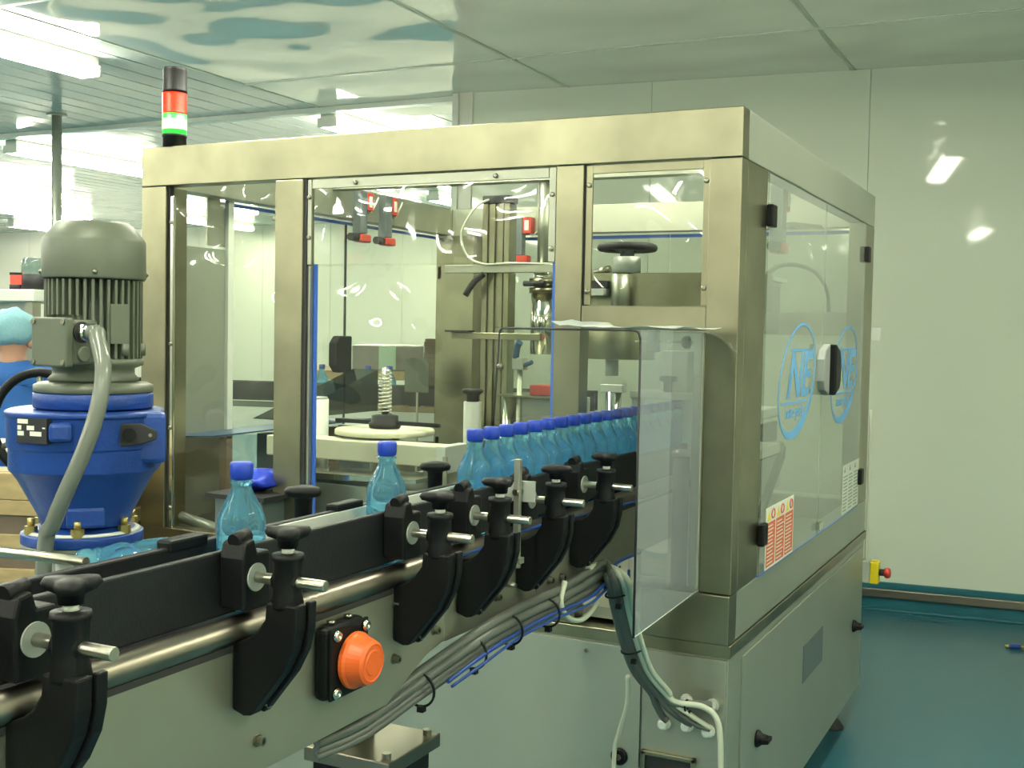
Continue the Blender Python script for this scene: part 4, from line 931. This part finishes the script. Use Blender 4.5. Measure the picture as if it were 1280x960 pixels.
MB().box(-.11, .11, -.11, .11, bgp.z - .035 - DK - .014, bgp.z - .035 - DK).build('tray', 'dark', bs)
MB().box(-.09, .09, -.09, .09, 0, bgp.z - .05 - DK).build('box', 'teal_plate', bs, bev=.003)

# ================================================================== BACKGROUND: second conveyor and stacks
a = onZ(285, 476, 1.235); b2 = onZ(553, 484, 1.235); dv = (b2 - a); dv.z = 0; dl = dv.normalized(); nv = Vector((-dl.y, dl.x, 0))
A0 = a - dl * 1.2; LEN = (b2 - a).length + 2.0
bc = thing('rear_conveyor', 'second bottle conveyor with black guide rail seen through the left doors', 'conveyor', (A0.x, A0.y, 0))
def cb(mb, s0, s1, n0, n1, z0, z1):
    return mb.add([dl * s_ + nv * n_ + Vector((0, 0, z)) for s_ in (s0, s1) for n_ in (n0, n1) for z in (z0, z1)], [(0, 1, 3, 2), (4, 6, 7, 5), (0, 4, 5, 1), (2, 3, 7, 6), (0, 2, 6, 4), (1, 5, 7, 3)])
cb(MB(), 0, LEN, 0, .012, 1.135, 1.235).build('near_guide_rail', 'rail', bc, bev=.002)
cb(MB(), 0, LEN, .10, .112, 1.135, 1.235).build('far_guide_rail', 'rail', bc)
cb(MB(), 0, LEN, .013, .099, 1.11, 1.124).build('belt', 'rail', bc)
cb(MB(), 0, LEN, -.012, .0, 1.10, 1.13).build('side_tube', 'chrome', bc)
cb(MB(), 0, LEN, -.012, -.004, .95, 1.098).build('side_plate', 'white_plastic', bc)
for s_ in (.3, LEN * .5, LEN - .3):
    cb(MB(), s_, s_ + .05, .03, .08, 0, 1.11).build('support_leg', 'steel_dull', bc)
names = ['leftmost', 'second from left', 'third from left', 'fourth from left', 'middle', 'third from right', 'second from right', 'rightmost']
for i, px in enumerate([303, 312, 372, 416, 448, 482, 521]):
    q_ = onZ(px, 482, 1.235)
    s_ = (Vector((q_.x, q_.y, 0)) - Vector((A0.x, A0.y, 0))).dot(dl)
    pos = Vector((A0.x, A0.y, 0)) + dl * s_ + nv * .056
    if i == 1: continue
    b_ = copy_tree(bp); b_.location = (pos.x, pos.y, 1.1245)
    b_['label'] = ['leftmost', '', 'second from left', 'third from left', 'fourth from left', 'second from right', 'rightmost'][i] + ' blue-capped bottle on the rear conveyor'
    b_['group'] = 'bottles on the rear conveyor'
# wrapped stacks on pallet behind
def stack(px0, px1, py0, py1, d, name, lab, m, paper=False, cat='stack'):
    p0 = dep(px0, py0, d); p1 = dep(px1, py0, d)
    L_ = (p1 - p0); L_.z = 0; w_ = L_.length; u_ = L_.normalized(); n_ = Vector((-u_.y, u_.x, 0)); zt = p0.z; zb = dep(px0, py1, d).z
    r = thing(name, lab, cat, (p0.x, p0.y, 0))
    def bb(mb, a0, a1, b0, b1, z0, z1): return mb.add([u_ * a_ + n_ * b_ + Vector((0, 0, z)) for a_ in (a0, a1) for b_ in (b0, b1) for z in (z0, z1)], [(0, 1, 3, 2), (4, 6, 7, 5), (0, 4, 5, 1), (2, 3, 7, 6), (0, 2, 6, 4), (1, 5, 7, 3)])
    return r, bb, w_, zt, zb
r, bb, w_, zt, zb = stack(440, 529, 431, 463, 7.0, 'wrapped_stack', 'grey plastic-wrapped stack with a pale green sheet behind the rear conveyor', 'wrap')
bb(MB(), 0, w_, 0, .8, zb, zt).build('load', 'wrap', r, bev=.01)
bb(MB(), w_ * .38, w_ * .62, -.006, -.001, zb + .01, zt - .005).build('green_sheet', mat('green_paper', (.45, .62, .45), .5), r)
n_l = 5; hgt = zb / n_l
for k_ in range(n_l):
    if k_ < n_l - 1: bb(MB(), .0, w_, .0, .8, k_ * hgt + .10, (k_ + 1) * hgt).build('lower_load', 'carton', r, bev=.006)
    for q in range(3): bb(MB(), .02 + q * (w_ - .14) / 2, .12 + q * (w_ - .14) / 2, .0, .8, k_ * hgt + .0 + .001, k_ * hgt + .06).build('pallet_block', 'wood', r)
    bb(MB(), -.08, w_ + .02, -.02, .82, k_ * hgt + .061, k_ * hgt + .10).build('pallet_board', 'wood', r, bev=.003)
bb(MB(), -.35, w_ + .02, -.03, .82, zb - .055, zb - .002).build('top_board', 'wood', r, bev=.003)
r, bb, w_, zt, zb = stack(530, 556, 423, 480, 6.3, 'carton_stack', 'dark brown stack of flat cartons right of the wrapped stack', 'carton')
k_ = 0; z = 0
while z < zt:
    z2 = min(z + .03, zt)
    bb(MB(), 0 + random.uniform(0, .006), w_ + .12, random.uniform(0, .01), .22, z, z2 - .002).build('carton', 'carton', r); z = z2
# grey round-cornered panel standing over rear bottles
p = dep(521, 455, 5.3)
gp = thing('rear_guard_plate', 'grey-green rounded guard plate over the rear conveyor bottles', 'guard', (p.x, p.y, 0))
MB().prism([(-.064, -.13), (-.064, .0), (-.056, .02), (-.04, .028), (.04, .028), (.056, .02), (.064, .0), (.064, -.13)], 0, .004, 'Y').build('plate', plexi('guard_plate_tint', (.45, .5, .42), .6, .02, haze=.35, hazecol=(.3, .33, .26)), gp)
for o in gp.children: o.location.z = p.z
MB().box(-.004, .004, .004, .012, 0, p.z - .1).build('stand', 'steel_dull', gp)

# ================================================================== FAR LEFT: far machine, person, pallets, handwheel
p = dep(20, 362, 6.8)
fm = thing('far_machine', 'grey framed machine with mesh panel at the left edge beyond the worker', 'machine', (p.x, p.y, 0))
bw = .42
mb = MB()
for x in (-.34, .14): mb.box(x - .03, x + .03, -.03, .03, 0, p.z - .07)
for x in (-.34, .14): mb.box(x - .03, x + .03, .57, .63, 0, p.z - .07)
mb.build('frame_post', 'steel_dull', fm)
MB().box(-.40, .20, -.05, .65, p.z - .069, p.z).build('top_frame', 'white_plastic', fm, bev=.005)
MB().box(-.31, .11, .0, .01, .9, p.z - .075).build('mesh_panel', 'grey_plastic', fm)
MB().box(-.31, .11, .0, .02, .25, .9).build('lower_panel', 'white_plastic', fm)
bl = thing('beacon_lamp', 'small lit red beacon lamp on top of the far machine', 'lamp', (p.x + .0, p.y, p.z))
MB().cyl((0, 0, 0), (0, 0, .03), .036, 18).build('base', 'dark', bl)
MB().cyl((0, 0, .03), (0, 0, .085), .032, 18).build('lens', 'redlit', bl)
MB().cyl((0, 0, .085), (0, 0, .10), .036, 18).build('cap', 'dark', bl)
bl2 = thing('round_gauge_head', 'dark round glass-topped head next to the red beacon', 'gauge', (p.x + .10, p.y + .05, p.z))
MB().cyl((0, 0, 0), (0, 0, .09), .075, 20).build('body', 'dark', bl2)
MB().lathe([(.075, .09), (.077, .16), (.06, .185), (.01, .19)], n=20).build('glass_dome', plexi('dome_glass', (.6, .7, .7), 1.2), bl2)
# person (back of head, teal bouffant cap, blue coat)
hp = dep(15, 422, 5.6)
pe = thing('person', 'worker in blue coat and teal bouffant cap standing at left edge, facing away', 'person', (hp.x, hp.y, 0))
def skin_mesh(name, verts, edges, m, parent, root=0, sub=2):
    me = bpy.data.meshes.new(name); me.from_pydata([v[:3] for v in verts], edges, []); o = bpy.data.objects.new(name, me); C.objects.link(o); o.parent = parent
    md = o.modifiers.new('skin', 'SKIN'); md.use_smooth_shade = True
    for i, v in enumerate(verts):
        rr_ = v[3] if isinstance(v[3], tuple) else (v[3], v[3]); me.skin_vertices[0].data[i].radius = rr_; me.skin_vertices[0].data[i].use_root = (i == root)
    s_ = o.modifiers.new('sub', 'SUBSURF'); s_.levels = sub; s_.render_levels = sub
    me.materials.append(M[m]); return o
# x = person's right-left, faces +Y turned a bit
HB = hp.z - .11
V = [(0, 0, .95, (.15, .11)), (0, 0, 1.10, (.14, .10)), (0, 0, 1.26, (.17, .11)), (0, .0, HB - .06, (.10, .08)), (0, .01, HB + .01, .052), (0, .02, HB + .07, .078), (0, .02, HB + .15, .085), (0, .02, HB + .20, .06),
     (.17, 0, HB - .10, .060), (.23, .02, 1.12, .045), (.20, .20, .98, .036), (.18, .28, .98, .03), (-.17, 0, HB - .10, .060), (-.23, .02, 1.12, .045), (-.20, .20, .98, .036), (-.18, .28, .98, .03),
     (.09, 0, .86, .10), (.10, .01, .48, .065), (.10, -.01, .10, .045), (.10, .10, .04, .04), (-.09, 0, .86, .10), (-.10, .01, .48, .065), (-.10, -.01, .10, .045), (-.10, .10, .04, .04)]
E_ = [(0, 1), (1, 2), (2, 3), (3, 4), (4, 5), (5, 6), (6, 7), (3, 8), (8, 9), (9, 10), (10, 11), (3, 12), (12, 13), (13, 14), (14, 15), (0, 16), (16, 17), (17, 18), (18, 19), (0, 20), (20, 21), (21, 22), (22, 23)]
body = skin_mesh('body', V, E_, 'skin', pe)
VC = [(0, 0, .80, (.20, .15)), (0, 0, 1.10, (.165, .12)), (0, 0, 1.26, (.19, .13)), (0, .0, HB - .07, (.12, .10)), (0, .008, HB + .015, .066),
      (.18, 0, HB - .10, .075), (.235, .02, 1.12, .058), (.205, .18, .99, .05), (-.18, 0, HB - .10, .075), (-.235, .02, 1.12, .058), (-.205, .18, .99, .05), (0, 0, .60, (.21, .16))]
coat = skin_mesh('coat', VC, [(0, 1), (1, 2), (2, 3), (3, 4), (3, 5), (5, 6), (6, 7), (3, 8), (8, 9), (9, 10), (0, 11)], 'coat', pe)
cp_ = MB(); cp_.sphere((0, .01, HB + .155), .108, 24, 14, (1, 1, .92))
for v in cp_.bm.verts:
    v.co += (v.co - Vector((0, .01, HB + .155))).normalized() * .012 * noise.noise(v.co * 28)
    if v.co.z < HB + .075: v.co.z = HB + .075 + (v.co.z - HB - .075) * .35
cp_.build('bouffant_cap', 'hair', pe)
for s_ in (-1, 1):
    MB().sphere((s_ * .083, .02, HB + .085), .022, 10, 8, (1, 1, 1.3)).build('ear', 'skin', pe)
MB().sphere((0, .112, HB + .085), .014, 10, 8, (1, 1, 1.6)).build('nose', 'skin', pe)
for s_ in (-1, 1):
    MB().sphere((s_ * .03, .096, HB + .105), .010, 10, 8).build('eye', 'paper', pe)
MB().box(-.022, .022, .094, .100, HB + .04, HB + .048).build('mouth', 'red', pe)
for s_ in (-1, 1):
    hx_ = s_ * .18
    vv = [(hx_, .28, .98, .028), (hx_, .33, .975, .030)]; ee = [(0, 1)]
    for q, ln in enumerate((.055, .065, .07, .06)):
        fx = hx_ + s_ * (.026 - q * .017); b0 = len(vv)
        vv += [(fx, .355, .975, .0095), (fx, .355 + ln * .6, .97, .009), (fx, .355 + ln, .95, .008)]; ee += [(1, b0), (b0, b0 + 1), (b0 + 1, b0 + 2)]
    b0 = len(vv); vv += [(hx_ - s_ * .035, .32, .965, .010), (hx_ - s_ * .045, .35, .955, .009)]; ee += [(0, b0), (b0, b0 + 1)]
    skin_mesh('hand', vv, ee, 'skin', body, sub=1)
for s_ in (-1, 1):
    MB().lathe([(.05, 0), (.055, .03), (.045, .09), (.05, .12)], (s_ * .10, .0, 0), 14).box(s_ * .10 - .045, s_ * .10 + .045, .0, .17, 0, .06).build('boot', 'white_plastic', pe, bev=.01)
pe.rotation_euler[2] = .5
# dark handwheel ring behind motor
c0 = dep(50, 530, 2.35)
hwl = thing('control_handwheel', 'big black handwheel behind the left side of the blue gearbox', 'handwheel', (c0.x, c0.y, 0))
nn = Vector((.55, -.83, 0)).normalized(); tt = Vector((-nn.y, nn.x, 0))
R_ = 56 / F * 2.35
mb = MB().tube([tt * (R_ * math.cos(t * PI / 10)) + Vector((0, 0, c0.z + 1.15 * R_ * math.sin(t * PI / 10))) for t in range(20)], .0095, 12, 3, True).build('rim', 'black', hwl)
mb = MB()
for t in (PI / 2, PI / 2 + 2.1, PI / 2 + 4.2): mb.cyl(Vector((0, 0, c0.z)), tt * (R_ * math.cos(t)) + Vector((0, 0, c0.z + 1.12 * R_ * math.sin(t))), .006, 10)
mb.build('spokes', 'steel_dull', hwl)
MB().cyl(Vector((0, 0, c0.z)) + nn * .02, Vector((0, 0, c0.z)) - nn * .06, .018, 16).build('hub', 'dark', hwl)
MB().box(-.03, .03, .03, .09, 0, c0.z + .02).build('stand', 'steel_dull', hwl)
# pallets of cartons lower left
p = dep(-6, 590, 3.4)
pal = thing('pallet_stack', 'stack of flat boards and wooden pallets at the left edge', 'pallet', (p.x, p.y, 0))
uu = Vector((.95, .31, 0)); vv_ = Vector((-.31, .95, 0))
def pb(mb, a0, a1, b0, b1, z0, z1): return mb.add([uu * a_ + vv_ * b_ + Vector((0, 0, z)) for a_ in (a0, a1) for b_ in (b0, b1) for z in (z0, z1)], [(0, 1, 3, 2), (4, 6, 7, 5), (0, 4, 5, 1), (2, 3, 7, 6), (0, 2, 6, 4), (1, 5, 7, 3)])
zt = p.z; z = 0
levels = []
while zt - z > .12:
    pb(MB(), -.8, .16, 0, .8, z, z + .055).build('dark_layer', 'carton', pal)
    pb(MB(), -.8, .18, -.01, .8, z + .056, z + .10).build('board', 'wood', pal, bev=.002); z += .101
pb(MB(), -.8, .12, -.01, .8, z, zt).build('top_board', 'wood', pal, bev=.003)
bxx = thing('small_carton', 'small blue and white box on the pallet stack at the left edge', 'box', (p.x, p.y, zt))
pb(MB(), -.12, .04, .02, .14, .0, .085).build('carton', 'paper', bxx, bev=.002)
pb(MB(), -.02, .025, .017, .0195, .015, .06).build('blue_print', 'cable_blue', bxx)

# ================================================================== CABLES
def cable(pts, r, m, name, lab, grp=None, cat='cable'):
    return tag(MB(tuple(pts[0])).tube(pts, r, 10, 8).build(name, m), lab, cat, grp)
XP = -.195
def path(off, dn, extra=0):
    pts = [onX(px, py + off, xx + extra) for px, py, xx in [(395, 925, -.31), (455, 898, -.275), (520, 852, -.235), (565, 820, -.212)]] + [onX(px, py + off, XP + extra) for px, py in [(610, 790), (655, 765), (700, 744), (738, 722), (757, 712)]]
    return pts
gy_ = [-.40, -.32, -.24, -.16, -.10, -.05]
def down(dx, ends):
    base = [(768, 722, -.42), (776, 760, -.34), (786, 800, -.24), (800, 838, -.16), (822, 866, -.10)]
    return [onY(px + dx, py, y) for px, py, y in base] + ends
ends = {k_: v for k_, v in enumerate([
    [onY(845, 880, -.07), onY(872, 880, -.05), onY(889, 881, -.035)],
    [onY(835, 885, -.07), onY(855, 900, -.04), onY(866, 905, -.035)],
    [onY(820, 880, -.06), onY(828, 895, -.04), onY(834, 901, -.035)],
    [onY(840, 884, -.07), onY(868, 905, -.045), onY(888, 912, -.035)]])}
cables = [(-8, 0, .0095, 'cable_grey', 'upper grey cable in the bundle under the conveyor', 0, 0), (4, 1, .0100, 'cable_grey', 'middle grey cable in the bundle under the conveyor', 1, 3), (15, 2, .0095, 'cable_grey', 'lower grey cable in the bundle under the conveyor', 2, -5), (22, 3, .007, 'cable_grey', 'thin grey cable lowest in the bundle under the conveyor', 3, 8)]
for off, e, r_, m_, lab, ei, dx in cables:
    cable(path(off, 0, .004 * (e % 2)) + down(dx - 3, ends[ei]), r_, m_, 'bundle_cable', lab, 'cables bundled under the conveyor')
for dx, r_, lab, en_ in [(9, .0075, 'left white cable of the bundle dropping to the glands', [onY(846, 878, -.075), onY(880, 884, -.06), onY(898, 905, -.05), onY(901, 960, -.04), onY(901, 1000, -.03)]),
                         (15, .0065, 'right white cable of the bundle dropping to the glands', [onY(832, 872, -.08), onY(862, 893, -.06), onY(889, 911, -.035)])]:
    cable([onX(735, 712, XP), onX(754, 706, XP)] + down(dx, en_), r_, 'cable_white', 'white_cable', lab, 'white cables dropping to the glands')
cable([onX(706, 727, XP + .01), onX(701, 752, XP + .012), onX(708, 770, XP + .015), onX(725, 775, XP + .015), onX(742, 760, XP + .01), onX(752, 735, XP + .005)], .006, 'cable_white', 'white_loop_cable', 'white cable hanging in a U loop below the last bracket')
cable([onY(785, 845, -.15), onY(784, 880, -.10), onY(774, 915, -.06), onY(768, 940, -.035), onY(768, 1000, -.03)], .006, 'cable_white', 'white_drop_cable', 'single white cable hanging over the black door lock')
cable([onX(*q, XP + .018) for q in [(560, 852), (600, 822), (640, 795), (690, 768), (735, 748), (757, 728), (768, 706), (800, 690)]], .0038, 'cable_blue', 'blue_hose', 'upper blue air hose along the cable bundle', 'blue air hoses', 'hose')
cable([onX(*q, XP + .022) for q in [(565, 858), (605, 829), (645, 800), (690, 775), (735, 756), (762, 732), (775, 708)]], .0028, 'cable_blue', 'blue_hose', 'lower thin blue air hose along the cable bundle', 'blue air hoses', 'hose')
cable([onX(786, 712, -.30), onX(786, 740, -.30), onX(785, 765, -.30)], .004, 'cable_blue', 'blue_hose', 'short blue air hose hanging just left of the shield edge', 'blue air hoses', 'hose')
cable([onX(*q, -.222) for q in [(560, 700), (600, 686), (640, 668), (700, 650), (745, 640), (800, 625)]], .004, 'cable_blue', 'blue_hose', 'blue air hose running along the chrome tube behind the brackets', 'blue air hoses', 'hose')
def tie(c_, d, r_, lab):
    c_ = Vector(c_); d = Vector(d).normalized(); u_ = d.orthogonal().normalized(); v_ = d.cross(u_)
    o = MB(tuple(c_)).tube([c_ + (u_ * math.cos(t * PI / 5) + v_ * math.sin(t * PI / 5)) * r_ for t in range(10)], .0025, 6, 3, True)
    h = c_ + Vector((.005, 0, -r_)); o.box(h.x - .006, h.x + .006, h.y - .006, h.y + .006, h.z - .008, h.z + .002)
    tag(o.build('cable_tie', 'black'), lab, 'tie', 'black cable ties round the bundle')
for (px, py, lab) in [(524, 858, 'cable tie nearest the orange button'), (590, 812, 'cable tie under the third bracket from the right'), (636, 783, 'cable tie on the bundle midway along'), (683, 762, 'cable tie on the bundle left of the white loop')]:
    xk = -.234 if px < 550 else (-.205 if px < 600 else XP)
    tie(onX(px, py + 4, xk), onX(px + 30, py - 20, xk) - onX(px, py, xk), .030, 'black ' + lab)
for (px, py, y, r_, lab) in [(771, 742, -.38, .026, 'upper cable tie where the bundle turns down'), (790, 812, -.21, .026, 'lower cable tie on the dropping bundle'), (858, 882, -.06, .014, 'cable tie just left of the upper glands')]:
    c_ = onY(px, py, y); tie(c_, (0.15, .2, -1) if r_ > .02 else (1, 0, 0), r_, 'black ' + lab)
# small fitting on the floor at right
p = onZ(1270, 812, 0)
ff = thing('floor_fitting', 'small blue and brass hose fitting lying on the floor at right edge', 'fitting', (p.x, p.y, 0))
MB().cyl((-.03, 0, .014), (.02, .01, .014), .013, 12).build('body', 'blue_paint', ff)
MB().cyl((.02, .01, .012), (.06, .0, .012), .010, 6, sm=False).build('nut', 'brass', ff)
MB().cyl((-.05, .0, .010), (-.03, .0, .014), .008, 10).build('tail', 'brass', ff)
